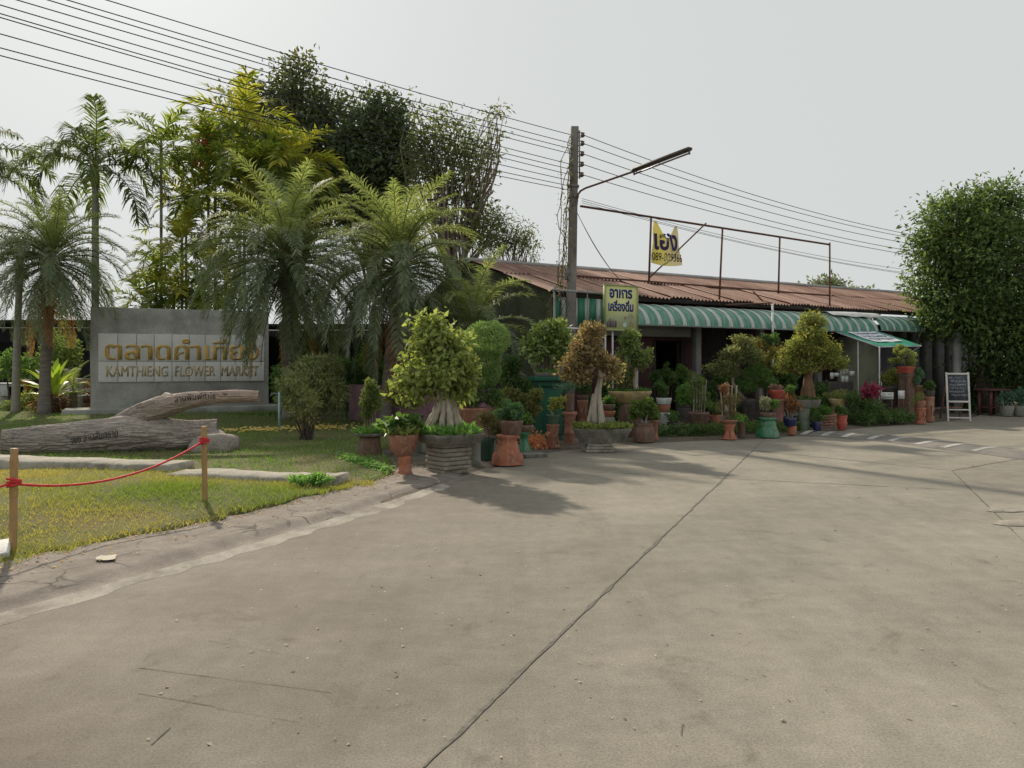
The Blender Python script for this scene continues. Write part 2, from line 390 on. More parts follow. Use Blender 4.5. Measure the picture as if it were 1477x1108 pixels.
def ragged_strip(p, q, w, n, z=.004, s=0):
    p, q = np.array(p), np.array(q); t = np.linspace(0, 1, n)[:, None]; P = p + (q - p) * t
    d = (q - p) / np.linalg.norm(q - p); nn = np.array([-d[1], d[0]]); L = np.linalg.norm(q - p)
    off = (vnoise(t[:, 0] * L * 2.2, 1, s) - .5) * .010
    w1 = w * (.10 + 1.5 * vnoise(t[:, 0] * L * 5, 2, s) ** 2 + .5 * vnoise(t[:, 0] * L * 23, 3, s) ** 3); w2 = w * (.10 + 1.5 * vnoise(t[:, 0] * L * 5, 9, s) ** 2 + .5 * vnoise(t[:, 0] * L * 23, 6, s) ** 3)
    a = P + nn * (off + w1)[:, None]; c_ = P + nn * (off - w2)[:, None]
    V = np.concatenate([np.c_[a, np.full(n, z)], np.c_[c_, np.full(n, z)]]); i = np.arange(n - 1)
    m = MB(); m.add(V, np.stack([i, i + n, i + n + 1, i + 1], 1)); return m
for k, (j, w) in enumerate(((jA, .015), (jB, .009), (jC, .014), (((6.59, 11.43), (11.2, 14.75)), .016), (jF, .01))):
    link('joint_filler', ragged_strip(j[0], j[1], w, 160, s=k).data('joint_filler'), TARM, road)
# cracks in the concrete
for a_, b_, w in (((200, 963), (478, 1000), .005), ((200, 1000), (310, 1020), .004), ((310, 1022), (430, 1042), .003), ((218, 1075), (245, 1050), .008), ((300, 925), (430, 947), .003), ((985, 1045), (983, 1062), .004)):
    link('crack', ragged_strip(Gp(*a_), Gp(*b_), w * .55, 60, .0035, w * 900).data('crack'), TARM, road)
# speed hump with white paint bars
HB = [Gp(*p) for p in ((1169, 626), (1234, 630), (1307, 636), (1388, 646), (1434, 651), (1600, 672))]
HBr = resample(HB, 60); hT = np.gradient(HBr, axis=0); hT /= np.linalg.norm(hT, axis=1)[:, None]; hN = np.stack([-hT[:, 1], hT[:, 0]], 1)
m = MB(); prof = np.linspace(-.62, .62, 13)
V = np.array([[*(HBr[i] + hN[i] * w), .0045 + .065 * max(0, math.cos(w / .62 * math.pi / 2)) ** 1.3 * min(1, (59 - i) / 9, (i + 1) / 3)] for i in range(60) for w in prof])
i, j = np.meshgrid(np.arange(59), np.arange(12), indexing='ij'); q = i * 13 + j
m.add(V, np.stack([q, q + 13, q + 14, q + 1], -1).reshape(-1, 4)[:, ::-1])
hump = struct('speed_hump', m, grungy('hump_cement', (.17, .16, .145), (.25, .235, .205), 3, .9, .4, dirt=(.14, .125, .12), dirtsc=1.5), True)
PAINT = grungy('worn_white_paint', (.38, .37, .34), (.52, .51, .48), 12, .7, .3, dirt=(.23, .21, .185), dirtsc=5)
for px, py in ((1169, 626), (1200, 627.5), (1234, 630), (1269, 632.5), (1307, 636), (1346, 641), (1388, 646), (1434, 651)):
    p = np.array(Gp(px, py)); k = np.argmin(((HBr - p) ** 2).sum(1)); c0 = HBr[k]
    m = MB(); ws = np.linspace(-.5, .5, 9)
    V = [[*(c0 + hN[k] * w + hT[k] * s), .0095 + .065 * max(0, math.cos(w / .62 * math.pi / 2)) ** 1.3] for w in ws for s in (-.07, .07)]
    i = np.arange(8) * 2; m.add(V, np.stack([i, i + 1, i + 3, i + 2], 1))
    link('paint_bar', m.data('paint_bar'), PAINT, hump)
# broken concrete beside the right-hand joint
BROKEN = grungy('broken_concrete', (.22, .20, .165), (.36, .33, .28), 9, .95, .9, fine=50)
for k, (px, py, w, h) in enumerate(((1452, 737, .13, .014), (1474, 756, .16, .018))):
    x, y = Gp(px, py); m = MB(); a = np.linspace(0, 2 * np.pi, 20, endpoint=False)
    rr = w * (.7 + .6 * vnoise(a * 2.2, k, 8))
    V = [[x + math.cos(t) * r_ * f * 1.5, y + math.sin(t) * r_ * f, .006 + h * z * (.6 + .8 * vnoise(t * 3 + f * 4, k, 2))] for f, z in ((1, 0), (.85, .5), (.5, .8), (.15, .5)) for t, r_ in zip(a, rr)]
    Fq = [[q * 20 + j, q * 20 + (j + 1) % 20, (q + 1) * 20 + (j + 1) % 20, (q + 1) * 20 + j] for q in range(3) for j in range(20)]
    m.add(V, [np.array(Fq), np.arange(20)[None] + 60]); 
    solo('concrete_rubble', m, BROKEN, ['low broken lump of concrete beside the road joint', 'flat broken edge of concrete crumbling out of the road, next to another lump'][k], 'rubble', smooth=True)

# verge: cracked pavement between road and grass
LAWN_PX = [(0, 826), (70, 804), (183, 783), (299, 762), (352, 744), (422, 730), (493, 712), (545, 700), (570, 676)]
LAWN_E = resample([(-5.1, -6), (-4.75, 0), (-4.45, 3.5)] + [Gp(*p) for p in LAWN_PX] + [(-2.3, 13.5), (-1.9, 16), (-1.2, 19)], 220)
LAWN_E += np.stack([(vnoise(np.arange(220) * .5, 0, 2) - .5) * .16, (vnoise(np.arange(220) * .5, 3, 2) - .5) * .12], 1)
k = np.argmin(((ROAD_E - np.array(Gp(735, 668))) ** 2).sum(1)); RE = resample(ROAD_E[:k:4], 220)
kk = np.argmin(((LAWN_E - np.array(Gp(570, 676))) ** 2).sum(1)); LE = resample(LAWN_E[:kk:2], 220)
m = MB(); nc = 22; tt = np.linspace(0, 1, nc)
P = LE[:, None] * (1 - tt)[None, :, None] * 1 + RE[:, None] * tt[None, :, None]
zz = .05 - .045 * sstep(.70, .86, tt)[None] + (vnoise(P[..., 0] * 9, P[..., 1] * 9, 1) - .5) * .014 * (1 - tt)[None] + (vnoise(P[..., 0] * 2.5, P[..., 1] * 2.5, 4) - .5) * .03 * (1 - tt)[None]
zz[:, -1] = -.01; zz[:, -2] = .012
V = np.concatenate([P, zz[..., None]], -1).reshape(-1, 3)
i, j = np.meshgrid(np.arange(219), np.arange(nc - 1), indexing='ij'); q = i * nc + j
m.add(V, np.stack([q, q + 1, q + nc + 1, q + nc], -1).reshape(-1, 4))
vm, nt, b = newmat('cracked_verge')
a = noise(nt, 3.5, 6, .7); r = ramp(nt, [(.3, (.15, .125, .105)), (.5, (.20, .172, .147)), (.72, (.27, .24, .205))]); nt.links.new(a, r.inputs[0])
tc = N(nt, 'ShaderNodeTexCoord'); vd = N(nt, 'ShaderNodeTexVoronoi', feature='DISTANCE_TO_EDGE'); vd.inputs['Scale'].default_value = 3.1
wrp = N(nt, 'ShaderNodeTexNoise'); wrp.inputs['Scale'].default_value = 4; nt.links.new(tc.outputs['Object'], wrp.inputs[0])
wm = mix(nt, tc.outputs['Object'], wrp.outputs['Color'], .16); nt.links.new(wm, vd.inputs[0])
rc = ramp(nt, [(.012, (1, 1, 1)), (.035, (0, 0, 0))]); nt.links.new(vd.outputs[0], rc.inputs[0])
gate = noise(nt, 1.7, 3, .6); rg = ramp(nt, [(.46, (0, 0, 0)), (.62, (1, 1, 1))]); nt.links.new(gate, rg.inputs[0])
ck = mix(nt, (0, 0, 0), rc.outputs[0], rg.outputs[0])
f = noise(nt, 70, 3, .7); rf = ramp(nt, [(.3, (.7, .7, .7)), (.7, (1.25, 1.25, 1.25))]); nt.links.new(f, rf.inputs[0])
c = mix(nt, mix(nt, r.outputs[0], rf.outputs[0], .8, 'MULTIPLY'), (.06, .05, .04), ck)
nt.links.new(c, b.inputs['Base Color']); b.inputs['Roughness'].default_value = .95
bump(nt, b, f, .5, .01)
struct('verge_pavement', m, vm, True)
# pale cement fillet along the road edge
m = MB(); n = 200; cen = RE[:200]; 
Tn = np.gradient(cen, axis=0); Tn /= np.linalg.norm(Tn, axis=1)[:, None]; Nn_ = np.stack([Tn[:, 1], -Tn[:, 0]], 1)
w1 = .04 + .12 * vnoise(np.arange(n) * .4, 2, 6); w0 = .02 + .05 * vnoise(np.arange(n) * .7, 4, 6)
V = np.concatenate([np.c_[cen - Nn_ * w0[:, None], np.full(n, .022)], np.c_[cen + Nn_ * .02, np.full(n, .010)], np.c_[cen + Nn_ * (w1)[:, None], np.full(n, .0012)]])
i = np.arange(n - 1); m.add(V, [np.stack([i + k_ * n, i + 1 + k_ * n, i + 1 + (k_ + 1) * n, i + (k_ + 1) * n], 1)[:, ::-1] for k_ in (0, 1)])
struct('cement_fillet', m, grungy('pale_cement', (.27, .245, .205), (.40, .37, .315), 5, .9, .5, dirt=(.19, .165, .135), dirtsc=2), True)
# pale spilled cement patch on the verge
x, y = Gp(153, 807, .05); a = np.linspace(0, 2 * np.pi, 18, endpoint=False); rr = .065 * (.6 + .8 * vnoise(a * 2, 1, 3))
m = MB(); m.add(np.c_[x + np.cos(a) * rr * 1.3, y + np.sin(a) * rr * 1.3, np.full(18, .066)], [np.arange(18)]); struct('cement_patch', m, grungy('patch', (.42, .385, .31), (.54, .50, .42), 9, .9, .3))

# planting bed under the pots and in front of the building
k0 = np.argmin(((ROAD_E - np.array(Gp(560, 728))) ** 2).sum(1)); front = ROAD_E[k0::3]; 
m = MB(); back = front + np.array([-.5, .866]) * 7; n = len(front); t5 = [0, .02, .06, .3, 1]
V = np.concatenate([np.c_[front + (back - front) * t_, np.full(n, z_) + (vnoise(front[:, 0] * 3, front[:, 1] * 3 + t_ * 9, 2) - .5) * .02 * (t_ > 0)] for t_, z_ in zip(t5, (-.02, .006, .02, .03, .04))])
i = np.arange(n - 1); m.add(V, [np.stack([i + q * n, i + 1 + q * n, i + 1 + (q + 1) * n, i + (q + 1) * n], 1) for q in range(4)])
struct('planting_bed', m, grungy('bed_earth', (.085, .068, .05), (.16, .13, .10), 4, 1, .9, dirt=(.12, .115, .10), dirtsc=1.2, fine=50), True)

# lawn
def lawn_z(x, y):
    near = np.exp(-(((x + 5.6) / 2.4) ** 2 + ((y - 8.6) / 1.9) ** 2)) * .16
    return .055 + near + (vnoise(x * .8, y * .8, 3) - .5) * .05 + .05 * sstep(10.5, 16, y)
Tc = np.r_[0, .05, .15, .3, np.linspace(.5, 14, 50), np.linspace(15, 60, 24)]; dirn = np.array([-.9, .44])
P = LAWN_E[:, None] + Tc[None, :, None] * dirn
zz = lawn_z(P[..., 0], P[..., 1]); zz[:, 0] = -.02; zz[:, 1] = zz[:, 1] * .55 + .02
nc = len(Tc); V = np.concatenate([P, zz[..., None]], -1).reshape(-1, 3)
i, j = np.meshgrid(np.arange(219), np.arange(nc - 1), indexing='ij'); q = i * nc + j
m = MB(); m.add(V, np.stack([q, q + nc, q + nc + 1, q + 1], -1).reshape(-1, 4))
struct('lawn', m, grungy('lawn_earth', (.075, .085, .03), (.14, .135, .055), 1.2, 1, .8, dirt=(.15, .115, .065), dirtsc=1.1, fine=40), True)
# grass blades: counted by nobody
def blades(n, xy, h, w, cols, lean=.5, zf=lawn_z, z0=0):
    x, y = xy; n = len(x); z = (zf(x, y) if zf else np.zeros(n)) + z0
    a = rng.random(n) * 2 * np.pi; hh = h * (.5 + rng.random(n)); ww = w * (.6 + .8 * rng.random(n))
    s = np.stack([np.cos(a), np.sin(a), np.zeros(n)], 1); l = rng.normal(size=(n, 2)) * lean
    base = np.stack([x, y, z - .01], 1); tip = base + np.stack([l[:, 0] * hh, l[:, 1] * hh, hh], 1)
    V = np.stack([base - s * ww[:, None], base + s * ww[:, None], tip], 1).reshape(-1, 3)
    m = MB(); m.add(V, np.arange(3 * n).reshape(n, 3), np.repeat(cols, 3, 0)); return m
def in_lawn(x, y, lo, hi):
    i = np.clip(np.searchsorted(LAWN_E[:, 1], y), 0, 219); t = (LAWN_E[i, 0] - x) / .9
    yy = y - t * .44; i = np.clip(np.searchsorted(LAWN_E[:, 1], yy), 0, 219); t = (LAWN_E[i, 0] - x)
    return (t > lo) & (t < hi)
n = 420000; x = rng.uniform(-13, 0, n); y = 4 + 9 * rng.random(n) ** 1.0
KERB_A = np.array(Gp(0, 663, .1)); KERB_B = np.array(Gp(485, 690, .1))
ok = in_lawn(x, y, -.03, 9) & (abs(x) < .75 * y + .6)
ky = np.interp(x, [KERB_A[0], KERB_B[0]], [KERB_A[1], KERB_B[1]])
ok &= y < ky - .0
dens = .25 + .75 * vnoise(x * 1.3, y * 1.3, 11); ok &= rng.random(n) < dens
x, y = x[ok], y[ok]; n = len(x)
dry = np.clip(vnoise(x * .55 + 3, y * .7, 21) * 1.4 - .45 + .35 * np.exp(-((x + 6) / 1.6) ** 2 - ((y - 9) / 1.3) ** 2), 0, 1)
cg = np.array([.125, .19, .045]) * (1 - dry[:, None]) + np.array([.29, .26, .105]) * dry[:, None]
cg = cg * (.7 + .6 * rng.random((n, 1)))
hl = .052 * (.6 + .9 * vnoise(x * 2.1, y * 2.1, 31)) * (1 - .45 * dry)
o = struct('near_grass', blades(n, (x, y), hl, .0045, cg, .7), GRASS, kind='stuff'); tag(o, 'short sunlit grass, green with dry yellow patches', 'grass')
n = 230000; x = rng.uniform(-26, 0, n); y = rng.uniform(10, 30, n)
ky = np.interp(x, [KERB_A[0] - 6, KERB_A[0], KERB_B[0], KERB_B[0] + 1], [KERB_A[1] + 2, KERB_A[1], KERB_B[1], KERB_B[1] - .7])
ok = in_lawn(x, y, -.02, 40) & (abs(x) < .72 * y + .5) & (y > ky + .3) & (rng.random(n) < .35 + .65 * vnoise(x * 1.1, y * 1.1, 17)) & (rng.random(n) < np.clip(14 / y, 0, 1) ** 1.3)
x, y = x[ok], y[ok]; n = len(x)
cg = palette(n, [(.065, .15, .04), (.095, .175, .045), (.13, .20, .06)], .25)
o = struct('shaded_grass', blades(n, (x, y), .055 * (.6 + .8 * vnoise(x * 2, y * 2, 3)), .008, cg, .7), GRASS, kind='stuff'); tag(o, 'broad leaved green grass on the lawn behind the kerb', 'grass')
# fallen yellow leaves on the lawn
n = 300; x = np.r_[rng.normal(-5.7, .5, 150), rng.normal(-4.35, .42, 150)]; y = np.r_[rng.normal(16.9, .3, 150), rng.normal(17.5, .32, 150)]
m = MB(); P = np.stack([x, y, lawn_z(x, y) + .05 + .02 * rng.random(n)], 1)
add_leaves(m, P, rng.normal(size=(n, 3)) * [1, 1, .2], np.tile([0, 0, 1.], (n, 1)) + rng.normal(size=(n, 3)) * .3, np.full(n, .11), np.full(n, .05), palette(n, [(.42, .33, .10), (.48, .42, .20), (.3, .24, .08)]))
tag(struct('leaf_litter', m, LEAF, kind='stuff'), 'scatter of fallen yellow leaves on the grass behind the standpipe', 'leaves')
# small weeds, dead leaves and gravel along the verge and bed
n = 1600; k = rng.integers(5, 215, n); x = LAWN_E[k, 0] + rng.normal(size=n) * .22 + .1; y = LAWN_E[k, 1] + rng.normal(size=n) * .2 - .05
ok = (y > 4) & (y < 12); x, y = x[ok], y[ok]; n = len(x); m = MB(); P = np.stack([x, y, np.full(n, .062)], 1)
add_leaves(m, P, rng.normal(size=(n, 3)) * [1, 1, .25], np.tile([0, 0, 1.], (n, 1)) + rng.normal(size=(n, 3)) * .4, np.full(n, .035), np.full(n, .018), palette(n, [(.25, .17, .09), (.32, .25, .15), (.12, .09, .05)]))
tag(struct('dead_leaves', m, LEAF, kind='stuff'), 'dry brown leaf bits along the grass edge', 'leaves')

# ------------------------------------------------------------------ lettering
def text_np(s, size=1.0, extrude=.0, bold=0.0, res=3, squeeze=1.0):
    cu = bpy.data.curves.new('txt', 'FONT'); cu.body = s; cu.size = size; cu.extrude = extrude; cu.offset = bold; cu.resolution_u = res
    o = bpy.data.objects.new('txt', cu); COL.objects.link(o); bpy.context.view_layer.update()
    me = bpy.data.meshes.new_from_object(o.evaluated_get(bpy.context.evaluated_depsgraph_get()))
    V = np.array([v.co for v in me.vertices]); F = [list(p.vertices) for p in me.polygons]
    bpy.data.objects.remove(o); bpy.data.curves.remove(cu); bpy.data.meshes.remove(me)
    V[:, 0] -= V[:, 0].min(); V[:, 0] *= squeeze
    return V, F
def scribble(fn, n, w, seed):
    # a row of wiggly strokes; fn maps (0..1, 0..1) to a point
    m = MB(); r_ = random.Random(seed)
    for k in range(n):
        x0 = k / n + r_.uniform(0, .02); pts = [(x0 + q * .13 / n * 1.2, .5 + .42 * math.sin(q * r_.uniform(1.2, 2.2) + k * 1.7)) for q in range(6)]
        V = []
        for a_, b_ in pts: V += [fn(a_, b_), fn(a_ + w * 1.6, b_ + w * 3)]
        i = np.arange(5) * 2; m.add(V, np.stack([i, i + 1, i + 3, i + 2], 1))
    return m
def text_fit(s, x0, x1, z0, z1, bold=.0, ext=.01):
    """lettering in the x-z plane filling a rectangle"""
    V, F = text_np(s, 1, 0, bold)
    V[:, 0] = (V[:, 0] - V[:, 0].min()) / np.ptp(V[:, 0]) * (x1 - x0) + x0
    V[:, 1] = (V[:, 1] - V[:, 1].min()) / np.ptp(V[:, 1]) * (z1 - z0) + z0
    return V, F
def add_text(mb, V, F, y, th=.0):
    """front at y, optionally a body of depth th behind it"""
    P = np.c_[V[:, 0], np.full(len(V), y), V[:, 1]]
    by = {}
    for f in F: by.setdefault(len(f), []).append(f)
    fs = [np.array(q) for q in by.values()]
    if th:
        n = len(P); Q = P.copy(); Q[:, 1] += th
        ed = {}
        for f in F:
            for a, b_ in zip(f, f[1:] + f[:1]): ed[(a, b_)] = 1
        bd = [(a, b_) for (a, b_) in ed if (b_, a) not in ed]
        fs.append(np.array([[a, b_, b_ + n, a + n] for a, b_ in bd])[:, ::-1])
        P = np.concatenate([P, Q])
    mb.add(P, fs)

# ------------------------------------------------------------------ sign wall
CONC = grungy('wall_concrete', (.31, .31, .285), (.43, .43, .395), 1.6, .9, .4, dirt=(.23, .23, .21), dirtsc=.9, fine=30, stretch=(1, 1, .45))
TILE = grungy('sign_tile', (.60, .60, .57), (.70, .70, .67), 3, .6, .15, dirt=(.54, .54, .51), dirtsc=1.5, vary=.07)
GOLD = grungy('gold_letter', (.93, .64, .20), (.95, .72, .28), 6, .55, .2, dirt=(.80, .62, .32), dirtsc=5)
GOLDW = grungy('worn_gold_letter', (.78, .64, .38), (.82, .70, .46), 6, .6, .2, dirt=(.72, .68, .58), dirtsc=4)
wl, wr = np.array(Gp(130, 597, .1)), np.array(Gp(387, 590.5, .1)); WL = np.linalg.norm(wr - wl); wang = math.atan2(*(wr - wl)[::-1])
S = thing('sign_wall', 'grey concrete sign wall with pale tiles and gold Thai lettering', 'sign wall', (*wl, .06), wang)
m = MB(); m.box((WL / 2, .15, 1.72), (WL, .3, 3.08)); bevel(part(S, 'wall_slab', m, CONC, local=True), .015)
m = MB(); m.box((WL / 2 - .1, -.02, .09), (WL + 1.2, 1.3, .22)); bevel(part(S, 'plinth', m, CONC, local=True), .02)
tx = np.array([97, 228, 355, 475, 600, 722, 838, 952, 1065, 1180, 1285]); u0, u1 = .2, WL - .14
tu = u0 + (tx - 97) / (1285 - 97) * (u1 - u0)
zt0, zt1, zt2 = .98, 1.62, 2.47
for r_, (za, zb) in enumerate(((zt0, zt1), (zt1, zt2))):
    for k in range(10):
        m = MB(); m.box(((tu[k] + tu[k + 1]) / 2, -.02 + .006 * math.sin(k * 5 + r_ * 3), (za + zb) / 2), (tu[k + 1] - tu[k] - .016, .05, zb - za - .016))
        bevel(part(S, 'tile', m, TILE, local=True), .004)
m = MB(); V, F = text_fit('ตลาดคำเที่ยง', u0 + .2, u1 - .2, zt1 + .045, zt2 - .1, .0)
for q_, (ox, oz) in enumerate(((0, 0), (.016, .004), (-.016, -.004), (.03, .0), (-.03, .002))): add_text(m, V + np.array([ox, oz, 0]), F, -.066 + .003 * q_, .018); part(S, 'thai_lettering', m, GOLD, local=True)
m = MB(); V, F = text_fit('KAMTHIENG  FLOWER  MARKET', u0 + .22, u1 - .2, zt0 + .17, zt1 - .14, .0)
for q_, ox in enumerate((0, .012, -.012)): add_text(m, V + np.array([ox, 0, 0]), F, -.058 + .003 * q_, .012); part(S, 'english_lettering', m, GOLDW, local=True)

# ------------------------------------------------------------------ fallen log
LOGM, nt, b = newmat('weathered_log')
at = N(nt, 'ShaderNodeAttribute', attribute_name='Col'); 
st = noise(nt, 7, 7, .75, stretch=(.22, 6, 6)); r = ramp(nt, [(.34, (.30, .285, .275)), (.47, (.95, .95, .95)), (.68, (1.35, 1.33, 1.3))]); nt.links.new(st, r.inputs[0])
f = noise(nt, 30, 4, .7, stretch=(.25, 2, 2)); r2 = ramp(nt, [(.3, (.65, .65, .65)), (.7, (1.2, 1.2, 1.2))]); nt.links.new(f, r2.inputs[0])
c = mix(nt, mix(nt, at.outputs[0], r.outputs[0], .8, 'MULTIPLY'), r2.outputs[0], .7, 'MULTIPLY')
nt.links.new(c, b.inputs['Base Color']); b.inputs['Roughness'].default_value = .95; bump(nt, b, f, .9, .02)
class LogSurf:
    def __init__(self, path, rad, seed): 
        self.P = resample3(path, 160); self.r = np.interp(np.linspace(0, 1, 160), np.linspace(0, 1, len(rad)), rad); self.s = seed
        T = np.gradient(self.P, axis=0); T = unit(T); self.A = unit(np.cross(T, np.array([0, 0, 1.]))); self.B = np.cross(self.A, T); self.T = T
    def at(self, u, v, off=0.0, groove=True):
        i = np.clip(u, 0, 1) * 159; k = np.minimum(i.astype(int), 158); f = (i - k)[..., None]
        L = lambda a: a[k] * (1 - f) + a[k + 1] * f
        r_ = np.interp(u, np.linspace(0, 1, 160), self.r)
        big = (vnoise(u * 7, np.cos(v) * 1.5 + 3, self.s) - .5) * .28 + (vnoise(u * 5 + 9, np.sin(v) * 1.5, self.s + 1) - .5) * .22
        gr = -.11 * np.clip(1 - np.abs(vnoise(u * 7 + 1.5 * vnoise(u * 4, v, 3), v * 6.5 + u * 2, self.s + 2) - .5) / .10, 0, 1) - .08 * np.clip(1 - np.abs(vnoise(u * 11, v * 13, self.s + 4) - .5) / .12, 0, 1) + (vnoise(u * 30, v * 16, self.s + 3) - .5) * .03
        rr = r_ * (1 + big + (gr if groove else 0)) + off
        return L(self.P) + rr[..., None] * (np.cos(v)[..., None] * self.A[k] + np.sin(v)[..., None] * self.B[k])
def resample3(pts, n):
    P = np.array(pts, float); s = np.r_[0, np.cumsum(np.linalg.norm(np.diff(P, axis=0), axis=1))]; out = []
    for t in np.linspace(0, s[-1], n):
        i = min(max(np.searchsorted(s, t) - 1, 0), len(P) - 2); f = (t - s[i]) / (s[i + 1] - s[i])
        p0, p1, p2, p3 = P[max(i - 1, 0)], P[i], P[i + 1], P[min(i + 2, len(P) - 1)]
        out.append(.5 * ((2 * p1) + (p2 - p0) * f + (2 * p0 - 5 * p1 + 4 * p2 - p3) * f ** 2 + (3 * p1 - p0 - 3 * p2 + p3) * f ** 3))
    return np.array(out)
LD = 13.3
lg = thing('fallen_log', 'huge grey weathered fallen log with a forked limb and black writing', 'log', (*Gp(150, 655), .05))
trunk = LogSurf([Wp(2, 636, LD - .3), Wp(45, 636, LD - .1), Wp(110, 632, LD), Wp(190, 627, LD + .1), Wp(265, 626, LD + .3), Wp(314, 622, LD + .45)], [.21, .26, .31, .30, .25, .19], 3)
def log_mesh(srf, nu, nv, cols, holes=(), cap=True, hollow=None):
    u, v = np.meshgrid(np.linspace(0, 1, nu), np.linspace(0, 2 * np.pi, nv, endpoint=False), indexing='ij')
    off = np.zeros_like(u)
    for (hu, hv, su, sv, dp) in holes:
        dv = np.angle(np.exp(1j * (v - hv))); g_ = ((u - hu) / su) ** 2 + (dv / sv) ** 2
        off -= dp * (g_ < 1) * (1 - .3 * g_)
    V = srf.at(u, v, off); m = MB(); i, j = np.meshgrid(np.arange(nu - 1), np.arange(nv), indexing='ij'); k = (j + 1) % nv
    C = np.zeros((nu, nv, 3)) + np.array(cols[0]); t = sstep(.0, 1, u)[..., None]; C = np.array(cols[0]) * (1 - t) + np.array(cols[1]) * t
    C = C * (.8 + .4 * vnoise(u * 9, v * 1.2, 5)[..., None])
    m.add(V.reshape(-1, 3), np.stack([i * nv + j, i * nv + k, (i + 1) * nv + k, (i + 1) * nv + j], -1).reshape(-1, 4)[:, ::-1], C.reshape(-1, 3))
    for e, sg in ((0, 1), (nu - 1, -1)):
        ring = V[e]; c0 = ring.mean(0); dep = (hollow if e == 0 and hollow else .03)
        rings = [ring, c0 + (ring - c0) * .72 + srf.T[0 if e == 0 else -1] * sg * dep * .15, c0 + (ring - c0) * .55 + srf.T[0 if e == 0 else -1] * sg * dep]
        W_ = np.concatenate(rings); jj = np.arange(nv); kk2 = (jj + 1) % nv
        fs = [np.stack([q * nv + jj, q * nv + kk2, (q + 1) * nv + kk2, (q + 1) * nv + jj], 1) for q in (0, 1)] + [np.arange(nv)[None] + 2 * nv]
        if sg < 0: fs = [q[:, ::-1] for q in fs]
        m.add(W_, fs, np.array(cols[0 if e == 0 else 1]) * .8)
    return m
GREYW, PINKW = (.36, .32, .282), (.36, .30, .265)
part(lg, 'main_trunk', log_mesh(trunk, 260, 150, (GREYW, GREYW), hollow=.7), LOGM, True)
limb = LogSurf([Wp(150, 618, LD + .25), Wp(190, 601, LD + .2), Wp(222, 590, LD + .15), Wp(270, 578, LD + .2), Wp(320, 572.5, LD + .3), Wp(373, 571.5, LD + .4)], [.10, .17, .19, .155, .125, .115], 8)
def facing(srf, u):
    vs = np.linspace(0, 2 * np.pi, 181); P = srf.at(np.full(181, u), vs); return vs[np.argmin(P[:, 1] - .6 * P[:, 2])]
part(lg, 'forked_limb', log_mesh(limb, 170, 72, (GREYW, (.40, .30, .25)), holes=[(.335, facing(limb, .335), .06, .30, .13), (.10, facing(limb, .10), .04, .4, .08), (.80, facing(limb, .80), .011, .2, .06)]), LOGM, True)
# knob on the limb
m = MB(); m.tube([Wp(240, 580, LD + .25), Wp(241, 573, LD + .25), Wp(243, 568, LD + .25)], [.13, .11, .07], 14, lump=.12, col=np.array(GREYW) * 1.25); part(lg, 'knob', m, LOGM, True)
INK = plain('black_ink', (.012, .011, .01), .8)
def log_text(srf, s, ua, ub, vmid, h, tilt=0.0):
    V, F = text_np(s, 1, 0, .016, 2); x = V[:, 0] / np.ptp(V[:, 0]); y = V[:, 1] - V[:, 1].min(); y /= np.ptp(y)
    u = ua + (ub - ua) * x; r_ = np.interp(u, np.linspace(0, 1, 160), srf.r)
    v = vmid - (y - .5) * h / r_ * 1.0 - tilt * (x - .5)
    P = srf.at(u, v, .022, False); m = MB()
    by = {}
    for f in F: by.setdefault(len(f), []).append(f)
    m.add(P, [np.array(q) for q in by.values()]); return m
# the side that faces the camera is where B points down-left; find the angle towards the viewer
def facing(srf, u):
    vs = np.linspace(0, 2 * np.pi, 181); P = srf.at(np.full(181, u), vs); return vs[np.argmin(P[:, 1])]
for srf, s, a_, b_, h, tl, up_ in ((trunk, '๑๒๒ ลานสันทราย', .34, .56, .15, .25, .12), (limb, 'ลานพิมพ์ทำไร', .515, .745, .11, .0, .15)):
    vm_ = facing(srf, (a_ + b_) / 2)
    zup = srf.at(np.array([.5]), np.array([vm_ + .3]))[0, 2] > srf.at(np.array([.5]), np.array([vm_]))[0, 2]
    sg = 1 if zup else -1
    V, F = text_np(s, 1, 0, .0, 2); x = V[:, 0] / np.ptp(V[:, 0]); y = V[:, 1] - V[:, 1].min(); y /= np.ptp(y)
    u = a_ + (b_ - a_) * x; r_ = np.interp(u, np.linspace(0, 1, 160), srf.r); v = vm_ + sg * ((y - .5) * h / r_ + tl * (x - .5) + up_)
    m = MB(); by = {}
    for f_ in F: by.setdefault(len(f_), []).append(f_)
    m.add(srf.at(u, v, .018, False), [np.array(q) for q in by.values()]); part(lg, 'writing', m, INK)
# stump of roots under the right end
def rock(name, label, c0, r0, mat, seed, cat='rock'):
    m = MB(); nu, nv = 14, 20; V = []
    for a_ in np.linspace(0, np.pi, nu):
        for p_ in np.linspace(0, 2 * np.pi, nv, endpoint=False):
            d_ = np.array([math.sin(a_) * math.cos(p_), math.sin(a_) * math.sin(p_), math.cos(a_)])
            V.append(np.array(c0) + d_ * np.array(r0) * (.72 + .56 * vnoise(d_[0] * 2.2 + seed, d_[1] * 2.2 + d_[2] * 1.7, seed)))
    F = [[i * nv + j, (i + 1) * nv + j, (i + 1) * nv + (j + 1) % nv, i * nv + (j + 1) % nv] for i in range(nu - 1) for j in range(nv)]
    m.add(V, np.array(F), GREYW); return solo(name, m, mat, label, cat, smooth=True)
rock('root_stump', 'gnarled grey root lump under the cut end of the fallen log', Wp(312, 643, LD + .2), (.40, .33, .27), LOGM, 4, 'stump')

